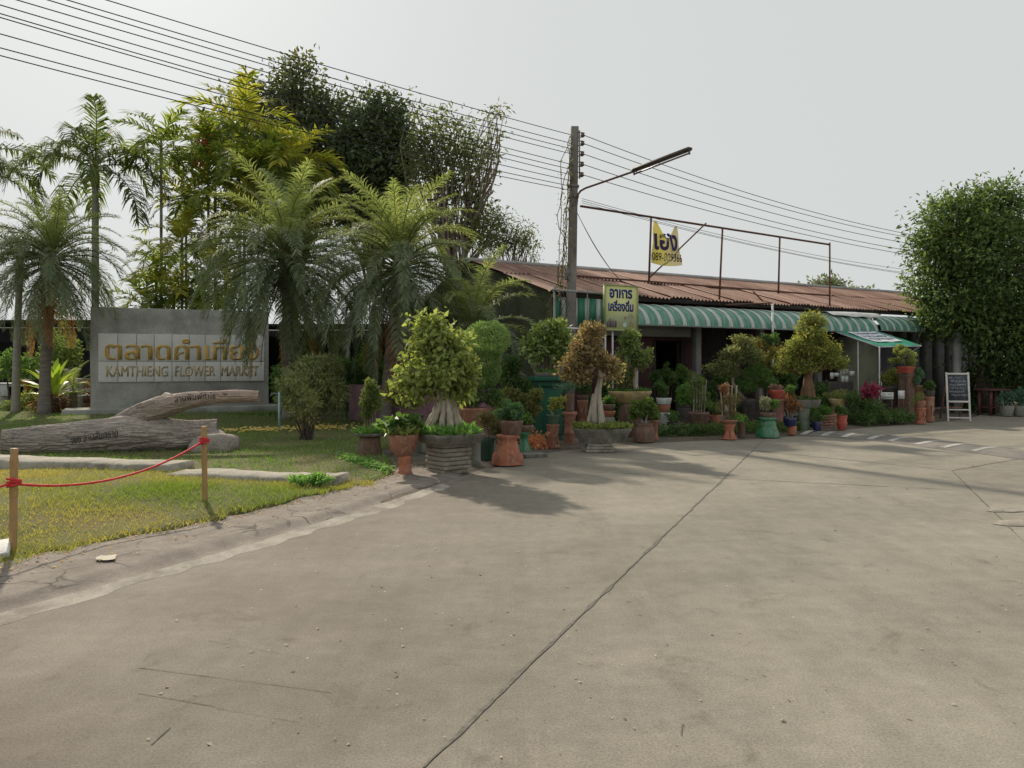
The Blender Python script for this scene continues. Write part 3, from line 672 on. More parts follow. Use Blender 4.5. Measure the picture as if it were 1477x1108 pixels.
# ------------------------------------------------------------------ stone kerb slabs
KERBM = grungy('kerb_stone', (.27, .25, .205), (.40, .375, .32), 3, .9, .8, dirt=(.17, .155, .12), dirtsc=2.2, fine=28)
def kerb(pa, pb, w, h, label, ztop, seed):
    pa, pb = np.array(pa), np.array(pb); d_ = (pb - pa); L = np.linalg.norm(d_); d_ /= L; n_ = np.array([-d_[1], d_[0]])
    if n_[1] < 0: n_ = -n_
    m = MB(); nu = 40; V = []
    for i_ in range(nu):
        u = i_ / (nu - 1) * L; c_ = pa + d_ * u; a_ = (vnoise(u * 2.5, 1, seed) - .5) * .10 + (vnoise(u * 11, 2, seed) - .5) * .05; b_ = (vnoise(u * 2.5, 5, seed) - .5) * .06; z_ = (vnoise(u * 1.7, 8, seed) - .5) * .035 + (vnoise(u * 9, 4, seed) - .5) * .015
        for (o_, zz_) in ((a_, ztop - h), (a_ - .01, ztop - .03 + z_), (a_ + .03, ztop + z_), (w + b_ - .03, ztop + z_), (w + b_, ztop - .03 + z_), (w + b_, ztop - h)): V.append([*(c_ + n_ * o_), zz_])
    q = np.arange(nu - 1)[:, None] * 6; j_ = np.arange(5)[None]
    m.add(V, [np.stack([q + j_, q + j_ + 1, q + j_ + 7, q + j_ + 6], -1).reshape(-1, 4)[:, ::-1], np.arange(6)[None], np.arange(6)[None, ::-1] + (nu - 1) * 6])
    return solo('kerb_stone', m, KERBM, label, 'kerb', smooth=False)
kerb(Gp(-60, 661, .2), Gp(246, 671, .2), .5, .24, 'long flat stone slab lying along the front of the fallen log', .2, 1)
kerb(Gp(242, 682, .18), Gp(484, 690, .16), .48, .24, 'flat stone slab running from the log end towards the potted plants', .17, 6)

# ------------------------------------------------------------------ bamboo posts and red rope
BAMB = grungy('bamboo', (.33, .20, .085), (.44, .29, .13), 6, .55, .25, dirt=(.3, .18, .08), dirtsc=4, stretch=(1, 1, .2))
ROPE = grungy('red_rope', (.55, .035, .04), (.66, .06, .06), 30, .7, .6)
def bamboo(px, pyb, pyt, label, lean):
    x, y = Gp(px, pyb, .07); top = Wp(px + lean, pyt, y); z0 = .03; nseg = 26; hh = top[2] - z0
    p = np.linspace(0, 1, nseg); path = np.stack([x + (top[0] - x) * p, np.full(nseg, y), z0 + hh * p], 1)
    rad = np.full(nseg, .029)
    for nd in (7, 15, 22): rad[nd] = .034; rad[nd - 1] = .031
    T = thing('bamboo_post', label, 'post', (x, y, z0)); m = MB(); m.tube(path, rad, 14); part(T, 'cane', m, BAMB, True)
    zr = z0 + hh * (.80 if px > 100 else .66); m = MB()
    for q in range(3):
        a = np.linspace(0, 2 * np.pi, 20); m.tube(np.stack([x + (top[0] - x) * .8 + .046 * np.cos(a), y + .046 * np.sin(a), zr + .022 * q + .012 * np.cos(a + q)], 1), .011, 6)
    return T, m, np.array([x + (top[0] - x) * .8, y - .045, zr + .02])
b1, m1, r1_ = bamboo(18, 795, 647, 'bamboo cane post in the grass with the rope tied part way down', 2)
b2, m2, r2_ = bamboo(295, 729, 615, 'bamboo cane post with red rope tied near its top, by the end of the log', -1)
def rope(a_, b_, sag, label):
    t = np.linspace(0, 1, 40); P = a_ + (b_ - a_) * t[:, None]; P[:, 2] -= sag * 4 * t * (1 - t); m = MB()
    rr = .011 * (1 + .12 * np.sin(np.arange(40) * 2.3)); m.tube(P, rr, 7); return m
RT = thing('barrier_rope', 'red rope sagging between two bamboo posts', 'rope', tuple(r2_))
part(RT, 'cord', rope(r1_, r2_, .17, ''), ROPE, True); part(RT, 'knot', m1, ROPE, True); part(RT, 'knot', m2, ROPE, True)
m = rope(np.array([-5.3, 5.2, .42]), r1_, .06, ''); solo('barrier_rope', m, ROPE, 'short length of red rope running off from the post with no log behind it', 'rope', smooth=True)
# white board corner in the grass
bx_, by_ = Gp(-6, 800, .08); m = MB(); m.box((bx_ - .09, by_, .10), (.34, .26, .05), rz=.5, rx=.25, ry=-.1); bevel(solo('white_board', m, grungy('white_speckle', (.55, .54, .5), (.7, .69, .66), 20, .7, .3), 'white speckled board lying in the grass beside the bamboo post', 'board'), .006)

# ------------------------------------------------------------------ palms
def frond_data(name, L, nl, ll, lw, a0, bend, vee=.35, droop=.35, fwd=.55, cols=((.06, .11, .04),), rach=(.12, .13, .05), start=.15, tipl=.35, jit=.15):
    """feather leaf from the origin along +x; a0 start angle (rad), bend total curl downward"""
    m = MB(); n = 26; s = np.linspace(0, 1, n); ang = a0 - bend * s ** 1.25; dx = np.cos(ang) * L / n; dz = np.sin(ang) * L / n
    P = np.stack([np.cumsum(dx), np.zeros(n), np.cumsum(dz)], 1); P -= P[0]
    P[:, 1] = (vnoise(s * 2, a0 * 3, 4) - .5) * .12 * L * s
    m.tube(P, np.interp(s, [0, .1, 1], [.028, .016, .004]) * (L / 2.2), 5, col=rach)
    T = unit(np.gradient(P, axis=0)); sd = np.array([0, 1., 0]); U = unit(np.cross(T, np.tile(sd, (n, 1))) * 1.0)
    U[U[:, 2] < 0] *= 1
    U = np.cross(np.tile(sd, (n, 1)), T) * -1
    t = np.repeat(np.linspace(start, .995, nl), 2); sg = np.tile([1., -1.], nl); t = np.clip(t + rng.normal(size=len(t)) * .004, start * .8, 1)
    i = t * (n - 1); k = np.minimum(i.astype(int), n - 2); f = (i - k)[:, None]
    B = P[k] * (1 - f) + P[k + 1] * f; Tt = T[k]; Ut = U[k]
    if Ut[:, 2].mean() < 0: Ut = -Ut
    q = (t - start) / (1 - start); ln = ll * (np.interp(q, [0, .12, .45, .8, 1], [.55, .85, 1, .75, tipl])) * (1 + jit * rng.normal(size=len(t)))
    D = unit(Tt * (fwd + .5 * q[:, None]) + sg[:, None] * sd * (1 - .25 * q[:, None]) + Ut * vee + rng.normal(size=(len(t), 3)) * .2)
    g_ = np.array([0, 0, -1.])
    mid = B + D * ln[:, None] * .5; tip = mid + unit(D + g_ * droop * 1.3) * ln[:, None] * .5 
    S = unit(np.cross(D, Ut)); w = lw * (.75 + .5 * rng.random(len(t)))[:, None]
    V = np.stack([B - S * w * .3, B + S * w * .3, mid + S * w * .55, mid - S * w * .55, tip], 1); nn = len(t); o = np.arange(nn)[:, None] * 5
    C = palette(nn, cols, .16)
    m.add(V.reshape(-1, 3), [o + np.array([0, 1, 2, 3]), o + np.array([3, 2, 4])], np.repeat(C, 5, 0))
    return m.data(name)
# date palm: many fine fronds, old ones hanging and yellowing
DG = [(.08, .112, .068), (.10, .135, .082), (.135, .165, .10)]; DY = [(.10, .14, .055), (.13, .165, .068), (.155, .185, .075)]; DO = [(.20, .16, .05), (.15, .14, .055), (.24, .14, .04)]; DB = [(.16, .095, .05), (.22, .13, .06)]
def fam(pref, L, nl, ll, lw, specs, **kw):
    out = []
    for (a0, bd, cols) in specs:
        me = frond_data(pref, L, nl, ll, lw, R(a0), R(bd), cols=cols, **kw); me.materials.append(LEAF); out.append(me)
    return out
DATE = fam('date_frond', 2.75, 76, .40, .019, [(84, 62, DY), (74, 84, DY), (62, 98, DY), (46, 100, DG), (32, 100, DG), (16, 92, DG), (-2, 78, DG), (-22, 62, DG), (-42, 45, DG), (-55, 33, DO), (-62, 25, DB)], vee=.3, droop=.45, fwd=.6)
def palm(name, label, x, y, h, fronds, counts, trunk_r, scale=1.0, lean=(0, 0), cat='palm', group=None, bark=None, shaft=None, base_z=.03, rotseed=0, extra=None, flare=1.4, stub=0):
    T = thing(name, label, cat, (x, y, base_z), 0, group); n = 18; t = np.linspace(0, 1, n)
    P = np.stack([x + lean[0] * t ** 1.5, y + lean[1] * t ** 1.5, base_z + (h - base_z) * t], 1)
    rad = trunk_r * np.interp(t, [0, .06, .15, 1], [flare, 1.15, 1, .82]); rad *= 1 + .05 * (np.arange(n) % 2)
    m = MB(); m.tube(P, rad, 14, lump=.05); part(T, 'trunk', m, bark or PALMBARK, True)
    top = P[-1] - np.array([x, y, base_z]); rr = random.Random(rotseed)
    if shaft:
        m = MB(); m.tube([P[-1] + [0, 0, -.05], P[-1] + [0, 0, .25], P[-1] + [0, 0, .75], P[-1] + [0, 0, 1.0]], [trunk_r * 1.0, trunk_r * 1.15, trunk_r * .8, trunk_r * .3], 12, col=shaft); part(T, 'crown_shaft', m, WAXY, True)
        top = top + np.array([0, 0, .75])
    if stub:
        m = MB()
        for _ in range(stub):
            a_ = rr.random() * 6.28; z_ = -rr.random() * .8; r0 = trunk_r * .7
            m.tube([P[-1] + [math.cos(a_) * r0, math.sin(a_) * r0, z_], P[-1] + [math.cos(a_) * (r0 + .14), math.sin(a_) * (r0 + .14), z_ + .16]], [.05, .02], 5)
        part(T, 'leaf_base', m, BARK)
    for me, cnt, dz in zip(fronds, counts, np.linspace(.06, -.3, len(counts))):
        a0 = rr.random() * 6.28
        for k in range(cnt):
            o = link('frond', me, None, T, Vector(top) + Vector((0, 0, dz * (1 if not shaft else .6) + rr.uniform(-.04, .04))))
            s_ = scale * rr.uniform(.86, 1.1); o.scale = (s_, s_, s_)
            o.rotation_euler = (rr.uniform(-.12, .12), rr.uniform(-.1, .1), a0 + k * 6.283 / cnt + rr.uniform(-.28, .28))
    return T
c1 = [5, 8, 9, 10, 12, 13, 13, 12, 9, 4, 3]
x, y = Gp(63, 598, .1); palm('date_palm', 'feathery date palm with a drooping skirt, left of the concrete sign wall', x, y, 4.75, DATE, c1, .15, .95, (.25, 0), rotseed=1, stub=24)
palm('date_palm', 'feathery date palm whose fronds hang over the end of the sign wall', (416 - 738) / FPX * 20.5, 20.5, 4.4, DATE, [6, 9, 11, 13, 15, 16, 16, 14, 10, 3, 2], .16, 1.12, (-.05, 0), rotseed=2, stub=26)
palm('date_palm', 'feathery date palm with bright green upright fronds behind the footed urn', (556 - 738) / FPX * 18.8, 18.8, 4.0, DATE, [7, 10, 12, 13, 14, 14, 14, 12, 9, 4, 3], .14, 1.0, (.35, 0), rotseed=3, stub=24)
palm('date_palm', 'low young date palm with arching fronds beside the market building', (676 - 738) / FPX * 18.2, 18.2, 2.45, DATE, [3, 5, 6, 6, 6, 4, 2], .12, .86, (.1, 0), rotseed=4, stub=12)
# feather palms with a smooth green crown shaft
VG = [(.04, .065, .022), (.06, .085, .03), (.075, .10, .035)]
VEIT = fam('feather_frond', 3.0, 58, .75, .045, [(76, 95, VG), (60, 120, VG), (42, 125, VG), (24, 108, VG), (2, 80, VG)], vee=.25, droop=1.0, fwd=.45, tipl=.45)
RINGB = grungy('ringed_trunk', (.22, .21, .185), (.33, .31, .275), 5, .9, .5, stretch=(.4, .4, 5), fine=30)
palm('feather_palm', 'tall feather palm with smooth ringed trunk rising behind the sign wall', (137 - 738) / FPX * 27, 27, 7.9, VEIT, [2, 3, 4, 4, 2], .13, 1.1, (.0, 0), bark=RINGB, shaft=(.16, .19, .06), rotseed=6)
palm('feather_palm', 'feather palm showing only drooping frond tips at the edge of the scene', (-42 - 738) / FPX * 27, 27, 7.9, VEIT, [2, 3, 4, 4, 3], .13, 1.05, (0, 0), bark=RINGB, shaft=(.12, .16, .05), rotseed=8)
palm('feather_palm', 'bare pale ringed palm trunk standing left of the date palm', (22 - 738) / FPX * 23.4, 23.4, 4.3, VEIT, [2, 3, 4, 4, 3], .11, .62, (-.2, .5), bark=RINGB, shaft=(.12, .16, .05), rotseed=9)
# clustering palms, slim stems
AG = [(.075, .115, .028), (.10, .145, .03), (.145, .175, .035)]; AY = [(.24, .23, .035), (.16, .19, .035), (.11, .15, .03)]
AREC = fam('cluster_frond', 1.75, 25, .56, .06, [(76, 70, AG), (56, 88, AG), (38, 95, AG), (18, 85, AG), (-2, 60, AG)], vee=.3, droop=.35, fwd=.6, tipl=.8, start=.2)
ARECY = fam('cluster_frond', 1.75, 25, .56, .06, [(76, 70, AY), (56, 85, AY), (38, 92, AY), (18, 85, AG), (-2, 60, AG)], vee=.3, droop=.35, fwd=.6, tipl=.8, start=.2)
CG = 'slim clustering palms behind the sign wall'
def slim(px, pyc, d, fr, cnt, sc, seed, label, r_=.055):
    z = Wp(px, pyc, d)[2] - 1.7
    return palm('cluster_palm', label, (px - 738) / FPX * d, d, z, fr, cnt, r_, sc, (0, 0), bark=RINGB, shaft=(.11, .15, .04), rotseed=seed, group=CG, flare=1.6)
slim(232, 172, 27, AREC, [2, 3, 4, 4, 3], 1.0, 11, 'slim palm on a tall bare stem standing apart from the clump')
slim(352, 150, 28, ARECY, [3, 4, 5, 4, 3], 1.3, 12, 'tallest slim palm of the clump, crown of sunlit yellow fronds')
slim(420, 205, 27.4, ARECY, [3, 4, 5, 5, 4], 1.25, 13, 'slim palm with yellow-green crown in front of the dark round trees')
slim(300, 175, 28.6, AREC, [3, 4, 4, 4, 3], 1.05, 14, 'slim palm with dull green crown and an upright spear leaf')
slim(372, 205, 27, AREC, [3, 4, 5, 5, 3], 1.15, 15, 'slim palm in the middle of the clump, grey-green fronds')
lowlab = 'short slim palm growing at the foot of the taller clump'
for px, py, d, s_, sd_ in ((262, 315, 26.5, .95, 16), (300, 300, 27.5, .95, 17), (268, 250, 28, .9, 18), (310, 235, 27.2, 1.0, 19), (345, 270, 26.6, 1.0, 20), (225, 345, 27.5, .75, 21), (250, 385, 26, .9, 22), (290, 375, 25.8, .9, 23), (325, 360, 26.2, .95, 24), (205, 400, 27, .8, 25)):
    slim(px, py, d, AREC if sd_ % 2 else ARECY, [2, 3, 4, 4, 3], s_, sd_, lowlab, .05)
# red fruit bunch under a crown
m = MB(); c0 = Wp(293, 228, 27.6); n = 260; P = c0 + rng.normal(size=(n, 3)) * [.16, .14, .34]
for p in P[:160]: m.tube([p, p + [0, 0, -.07]], [.034, .03], 5, col=(.5, .09, .03))
for k in range(14): m.tube(wobble(c0 + [0, 0, .6], P[k * 8], 5, .1), .012, 4, col=(.4, .12, .05))
solo('fruit_bunch', m, attr_mat('fruit', .5, 0), 'hanging bunch of small red palm fruit among the slim palms', 'fruit')

# ------------------------------------------------------------------ broadleaf trees
def tree(name, label, x, y, ells, n, L, asp, cols, trunk_r, fork_z, nclump, clump, bark=DARKBARK, twigs=26, inner=.35, group=None, hang=.1, bend=(0, 0), stems=1, up=.5, fine=0, cat='tree', leafm=LEAF, droop=.15):
    T = thing(name, label, cat, (x, y, .0), 0, group); m = MB()
    C0 = np.array([x + bend[0], y + bend[1], fork_z])
    for s_ in range(stems):
        off = rng.normal(size=3) * [.18, .18, 0] * (stems > 1)
        m.tube(wobble(np.array([x, y, -.05]) + off, C0 + off * 1.5, 9, .06), np.linspace(trunk_r * 1.25, trunk_r * .8, 9), 10, lump=.08)
    for k in range(twigs):
        c, r = ells[k % len(ells)]; u = unit(rng.normal(size=3)); e = c + u * r * .8
        st = C0 + (np.array(c) - C0) * rng.random() * .5
        m.tube(wobble(st, e, 7, .12), np.linspace(trunk_r * .45, trunk_r * .07, 7), 6)
    part(T, 'trunk', m, bark, True)
    m = MB(); crown(m, ells, n, L, asp, cols, clump, nclump, inner, hang=hang, up=up, droop=droop)
    part(T, 'crown', m, leafm)
    return T
DK = [(.04, .062, .03), (.055, .08, .036), (.075, .095, .042)]; DKR = [(.042, .066, .034), (.06, .082, .04), (.085, .085, .046)]
d = 33
tree('dark_tree', 'tall dark glossy-leaved tree with a ragged peak behind the slim palms', (425 - 738) / FPX * d, d, ells_px(d, [(432, 125, 34, 44), (410, 190, 62, 62), (455, 200, 45, 58), (430, 280, 75, 60), (380, 250, 50, 60), (365, 140, 26, 30), (428, 98, 14, 20), (480, 175, 24, 36), (470, 250, 40, 50), (330, 200, 30, 50)]), 19000, .24, .5, DKR, .22, 5, 1000, .28, leafm=WAXY)
d = 32
tree('dark_tree', 'dense dark round-topped tree between the slim palms and the open tree', (540 - 738) / FPX * d, d, ells_px(d, [(545, 172, 42, 44), (535, 230, 58, 60), (560, 200, 32, 60), (520, 290, 55, 55), (560, 290, 40, 60), (578, 240, 22, 50), (500, 230, 26, 50)]), 19000, .21, .5, DK, .2, 4, 1000, .26, leafm=WAXY)
d = 28; OPC = [(.05, .08, .034), (.07, .10, .042), (.10, .125, .048), (.085, .085, .042)]
tree('open_tree', 'open airy tree with sparse twigs leaning out over the shed roof', (655 - 738) / FPX * d, d, ells_px(d, [(655, 195, 42, 38), (620, 250, 42, 55), (668, 290, 44, 52), (640, 230, 50, 50), (700, 215, 22, 26), (605, 190, 14, 36), (700, 320, 30, 36), (672, 250, 40, 36), (706, 168, 9, 16), (722, 158, 10, 8), (598, 158, 7, 24), (630, 172, 9, 16), (716, 190, 10, 10), (600, 220, 14, 30)]), 5600, .19, .36, OPC, .13, 4, 620, .16, bark=BARK, twigs=70, inner=.15, hang=.35)
d = 27
tree('feathery_tree', 'small feathery tree with drooping sprays above the shed ridge', (735 - 738) / FPX * d, d + .5, ells_px(d, [(735, 350, 26, 26), (705, 345, 34, 30), (752, 345, 16, 30), (715, 320, 26, 20), (768, 352, 12, 8), (762, 330, 10, 7), (765, 372, 12, 6)]), 2900, .13, .3, OPC, .07, 3.2, 420, .13, bark=BARK, twigs=50, inner=.1, hang=.4)
# thin upright twigs sticking out of the crown
# right-hand tree
RT_ = [(.028, .055, .02), (.045, .08, .026), (.065, .105, .034)]
d = 25
tree('weeping_tree', 'large dense green tree with hanging foliage behind the sandwich board', (1425 - 738) / FPX * d, d, ells_px(d, [(1375, 320, 44, 42), (1430, 315, 50, 46), (1350, 390, 42, 52), (1410, 400, 65, 70, -1), (1470, 370, 50, 90), (1360, 450, 42, 36, -.6), (1420, 480, 60, 50, -.6), (1480, 470, 60, 70, -1), (1345, 460, 26, 24), (1340, 350, 24, 24), (1400, 290, 22, 20), (1440, 285, 20, 18), (1330, 420, 22, 26)]), 30000, .17, .40, RT_ + [(.09, .12, .035)], .25, 3, 620, .27, twigs=40, hang=.55, inner=.35)
d = 24.2
tree('weeping_tree', 'second dense tree partly hidden, its crown drooping to the ground', (1545 - 738) / FPX * d, d, ells_px(d, [(1520, 380, 60, 90), (1530, 480, 70, 80), (1490, 520, 40, 60), (1460, 525, 34, 50)]), 14000, .13, .4, RT_, .2, 2.6, 900, .2, hang=.5)
# far trees beyond the roof
FARG = [(.07, .09, .065), (.09, .11, .075)]
for px, py, rx, ry, d, lab in ((1192, 415, 26, 12, 85, 'distant dark tree showing over the shed roof'), (1235, 428, 24, 9, 95, 'distant low wispy tree further along the roof line')):
    tree('distant_tree', lab, (px - 738) / FPX * d, d, ells_px(d, [(px, py, rx, ry), (px + 8, py + 12, rx * 1.2, ry), (px - 4, py + 22, rx, 16)]), 2600, .5, .5, FARG, .25, 5, 160, .5, twigs=14)

# ------------------------------------------------------------------ market building (local frame: x along the front, y into the building)
BO = np.array([.96, 18.54, 0.]); BA = R(30); BD = np.array([math.cos(BA), math.sin(BA), 0]); BN = np.array([-math.sin(BA), math.cos(BA), 0])
def bl(x, y, z): return BO + BD * x + BN * y + np.array([0, 0, z])
def tpx(px, y=0.0):
    """local x where the plane y meets the pixel column"""
    r_ = (px - 738) / FPX; o = BO + BN * y; return (o[1] * r_ - o[0]) / (BD[0] - BD[1] * r_)
def zpx(px, py, y=0.0):
    t = tpx(px, y); d_ = bl(t, y, 0)[1]; return CH + (HZ - py) / FPX * d_
RUST, nt, b = newmat('rusty_sheet')
a = noise(nt, 1.5, 6, .72, stretch=(2.6, .45, 1)); r = ramp(nt, [(.28, (.13, .07, .05)), (.46, (.24, .14, .105)), (.60, (.31, .21, .165)), (.74, (.42, .37, .33))]); nt.links.new(a, r.inputs[0])
oi = N(nt, 'ShaderNodeObjectInfo'); rr = ramp(nt, [(0, (.75, .62, .58)), (.4, (1.0, .95, .92)), (.8, (1.25, 1.2, 1.2)), (1, (1.35, 1.4, 1.45))]); nt.links.new(oi.outputs['Random'], rr.inputs[0])
f = noise(nt, 40, 3, .7, stretch=(1, .2, 1)); rf = ramp(nt, [(.3, (.75, .75, .75)), (.7, (1.2, 1.2, 1.2))]); nt.links.new(f, rf.inputs[0])
c = mix(nt, mix(nt, r.outputs[0], rr.outputs[0], 1, 'MULTIPLY'), rf.outputs[0], .7, 'MULTIPLY'); nt.links.new(c, b.inputs['Base Color']); b.inputs['Roughness'].default_value = .75; b.inputs['Metallic'].default_value = .1
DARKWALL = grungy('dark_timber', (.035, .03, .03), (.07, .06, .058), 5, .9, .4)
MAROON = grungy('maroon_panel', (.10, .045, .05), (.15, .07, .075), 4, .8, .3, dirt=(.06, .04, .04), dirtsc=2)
POSTC = grungy('grey_post', (.24, .24, .235), (.34, .34, .33), 4, .9, .4, dirt=(.17, .17, .165), dirtsc=2)
RUSTPIPE = grungy('rusty_pipe', (.10, .045, .035), (.17, .085, .065), 14, .8, .5)
GREYSHEET = grungy('grey_ridge', (.36, .37, .37), (.48, .49, .49), 3, .6, .2, dirt=(.28, .26, .24), dirtsc=1.5)
GREENWALL = grungy('green_board', (.10, .115, .075), (.15, .165, .11), 3, .85, .4, dirt=(.08, .08, .06), dirtsc=2)
BLd = 20.0
MBd = thing('market_building', 'long low shed with rusty corrugated roof behind the potted plants', 'building', tuple(BO), BA)
sw, per = .78, .13; nx = 49; xs = np.linspace(0, sw + .04, nx); zc = .024 * np.cos(xs / per * 2 * np.pi); nyr = 8
def sheet(w_run, rise, seed):
    m = MB(); ys = np.linspace(0, w_run, nyr); V = np.array([[x_, y_, zc[i] + rise * (y_ / w_run) + .022 * (vnoise(x_ * 1.4, y_ * .8 + seed, 3) - .5)] for y_ in ys for i, x_ in enumerate(xs)])
    i, j = np.meshgrid(np.arange(nyr - 1), np.arange(nx - 1), indexing='ij'); q = i * nx + j
    m.add(V, np.stack([q, q + 1, q + nx + 1, q + nx], -1).reshape(-1, 4)); return m.data('roof_sheet', True)
low = [sheet(2.25, .645, k) for k in range(3)]; upm = [sheet(2.1, .60, 5 + k) for k in range(3)]
for me in low + upm: me.materials.append(RUST)
nsh = int((BLd + .4) / sw); rr_ = random.Random(3)
for k in range(nsh):
    x_ = -.25 + k * sw
    o = link('roof_sheet', low[k % 3], None, MBd, (x_, -.16 + rr_.uniform(-.05, .04), 3.36 + rr_.uniform(-.02, .03))); o.rotation_euler = (0, rr_.uniform(-.004, .004), rr_.uniform(-.006, .006))
    o = link('roof_sheet', upm[k % 3], None, MBd, (x_, 1.98, 4.00 + rr_.uniform(-.005, .01))); o.rotation_euler = (0, 0, rr_.uniform(-.005, .005))
m = MB(); m.box((BLd / 2, 4.02, 4.60), (BLd + .7, .34, .05), rx=.0); m.box((BLd / 2, 3.86, 4.585), (BLd + .7, .03, .1)); part(MBd, 'ridge_cap', m, GREYSHEET, local=True)
m = MB(); m.add([[-.3, 4.0, 4.575], [BLd + .3, 4.0, 4.575], [BLd + .3, 8.4, 3.3], [-.3, 8.4, 3.3]], [[0, 1, 2, 3]]); part(MBd, 'rear_roof', m, RUST, local=True)
m = MB(); m.box((BLd / 2, -.02, 3.30), (BLd, .06, .14)); part(MBd, 'eave_beam', m, DARKWALL, local=True)
# gable end, boards
m = MB(); V = []; ng = 44; ysg = np.linspace(0, 8, ng)
for y_ in ysg:
    zt = min(3.36 + y_ * .29, 4.53) if y_ < 4 else max(4.53 - (y_ - 4) * .29, 3.3)
    V += [[.02 + .012 * math.cos(y_ * 26), y_, 0], [.02 + .012 * math.cos(y_ * 26), y_, zt - .03]]
i = np.arange(ng - 1) * 2; m.add(V, np.stack([i, i + 1, i + 3, i + 2], 1)); part(MBd, 'gable_wall', m, GREENWALL, local=True)
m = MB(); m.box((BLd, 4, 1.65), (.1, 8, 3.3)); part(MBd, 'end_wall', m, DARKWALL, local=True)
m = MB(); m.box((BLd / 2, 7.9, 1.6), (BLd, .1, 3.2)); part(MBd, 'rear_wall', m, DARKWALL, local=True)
# front: posts, lintel, panels set back under the roof
def wallbox(x0, x1, z0, z1, y_, th, name, mat):
    m = MB(); m.box(((x0 + x1) / 2, y_ + th / 2, (z0 + z1) / 2), (x1 - x0, th, z1 - z0)); return part(MBd, name, m, mat, local=True)
for px in (806, 1005, 1096, 1180, 1232): 
    t_ = tpx(px, .15); bevel(wallbox(t_ - .09, t_ + .09, 0, 3.2, .08, .18, 'post', POSTC), .01)
wallbox(tpx(800), tpx(1004) - .09, 2.33, 2.62, .12, .08, 'lintel', POSTC)
yw = .55
xa, xb, xc, xd = tpx(800, yw), tpx(944, yw), tpx(984, yw), tpx(1004, yw)
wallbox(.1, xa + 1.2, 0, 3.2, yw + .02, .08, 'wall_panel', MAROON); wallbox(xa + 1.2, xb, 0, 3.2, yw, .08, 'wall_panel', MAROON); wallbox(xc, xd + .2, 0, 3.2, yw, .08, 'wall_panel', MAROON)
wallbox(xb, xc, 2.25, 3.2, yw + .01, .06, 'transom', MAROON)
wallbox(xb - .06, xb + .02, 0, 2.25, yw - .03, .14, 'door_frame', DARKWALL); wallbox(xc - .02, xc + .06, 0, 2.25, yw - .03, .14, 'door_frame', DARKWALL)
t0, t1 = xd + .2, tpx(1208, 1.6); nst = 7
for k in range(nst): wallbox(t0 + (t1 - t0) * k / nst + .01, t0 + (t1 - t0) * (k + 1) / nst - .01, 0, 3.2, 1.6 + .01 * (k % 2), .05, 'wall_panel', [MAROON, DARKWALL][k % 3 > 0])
wallbox(tpx(1210, -.1), tpx(1266, -.1), 0, 2.45, -.1, .1, 'cream_panel', grungy('moss_green_wall', (.17, .18, .13), (.23, .24, .17), 2.5, .9, .3, dirt=(.13, .14, .10), dirtsc=1.5))
t0, t1 = tpx(1268, .3), BLd - .1; nst = 9
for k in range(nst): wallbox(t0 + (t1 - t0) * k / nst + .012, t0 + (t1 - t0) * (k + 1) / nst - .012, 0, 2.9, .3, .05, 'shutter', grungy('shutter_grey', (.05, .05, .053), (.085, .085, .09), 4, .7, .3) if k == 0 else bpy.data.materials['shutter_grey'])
m = MB(); m.box((BLd / 2, 4, .03), (BLd - .2, 7.6, .04)); part(MBd, 'floor_slab', m, CONC, local=True)

# green and white curved awnings: each coloured strip is a piece of its own
def stripe_mat(name, c1, c2, streak):
    m, nt, b = newmat(name); a = noise(nt, 2.2, 5, .7); r = ramp(nt, [(.3, c1), (.7, c2)]); nt.links.new(a, r.inputs[0])
    s_ = noise(nt, 7, 5, .75, stretch=(2.5, .5, .5)); rs = ramp(nt, [(.42, (0, 0, 0)), (.68, (.8, .8, .8))]); nt.links.new(s_, rs.inputs[0])
    nt.links.new(mix(nt, r.outputs[0], streak, rs.outputs[0]), b.inputs['Base Color']); b.inputs['Roughness'].default_value = .55; return m
AWG = stripe_mat('awning_green', (.022, .165, .11), (.045, .225, .155), (.30, .38, .34)); AWW = stripe_mat('awning_white', (.42, .46, .44), (.53, .56, .54), (.27, .31, .29))
def awning(label, x0, x1, ztop, zbot, reach, wg, ww, y0=-.03):
    A = thing('awning', label, 'awning', tuple(bl(x0, y0, zbot)), BA); x_ = 0; k = 0; Lw = x1 - x0
    th = np.linspace(0, np.pi / 2, 11); py_ = -reach * np.sin(th); pz_ = (ztop - zbot) * np.cos(th)
    while x_ < Lw - .02:
        w_ = min(wg if k % 2 == 0 else ww, Lw - x_); n_ = 6; xs_ = np.linspace(0, w_ - .004, n_); m = MB()
        for sgn, rev in ((0, False), (-.012, True)):
            V = np.array([[x_ + q, a_ * (1 + sgn), b_ * (1 + sgn) + .012 * math.sin(math.pi * q / w_) + (.012 * (k % 2))] for a_, b_ in zip(py_, pz_) for q in xs_])
            i, j = np.meshgrid(np.arange(10), np.arange(n_ - 1), indexing='ij'); q_ = i * n_ + j; F = np.stack([q_, q_ + n_, q_ + n_ + 1, q_ + 1], -1).reshape(-1, 4)
            m.add(V, F[:, ::-1] if rev else F)
        o = part(A, 'awning_strip', m, [AWG, AWW][k % 2], True, local=True); x_ += w_; k += 1
    m = MB(); m.tube([[0, -reach + .02, -.0], [Lw, -reach + .02, 0]], .018, 6); part(A, 'front_rail', m, POSTC, True, local=True)
    for q in np.arange(.3, Lw, 2.2):
        m = MB(); m.tube([[q, -reach + .03, -.01], [q, .12, .12]], .015, 6); part(A, 'bracket', m, POSTC, True, local=True)
    return A
xA0, xA1 = tpx(917, -.9), tpx(1266, -.9)
awning('long green and white striped curved awning along the shed front', xA0, xA1, 3.14, 2.56, .9, .28, .13)
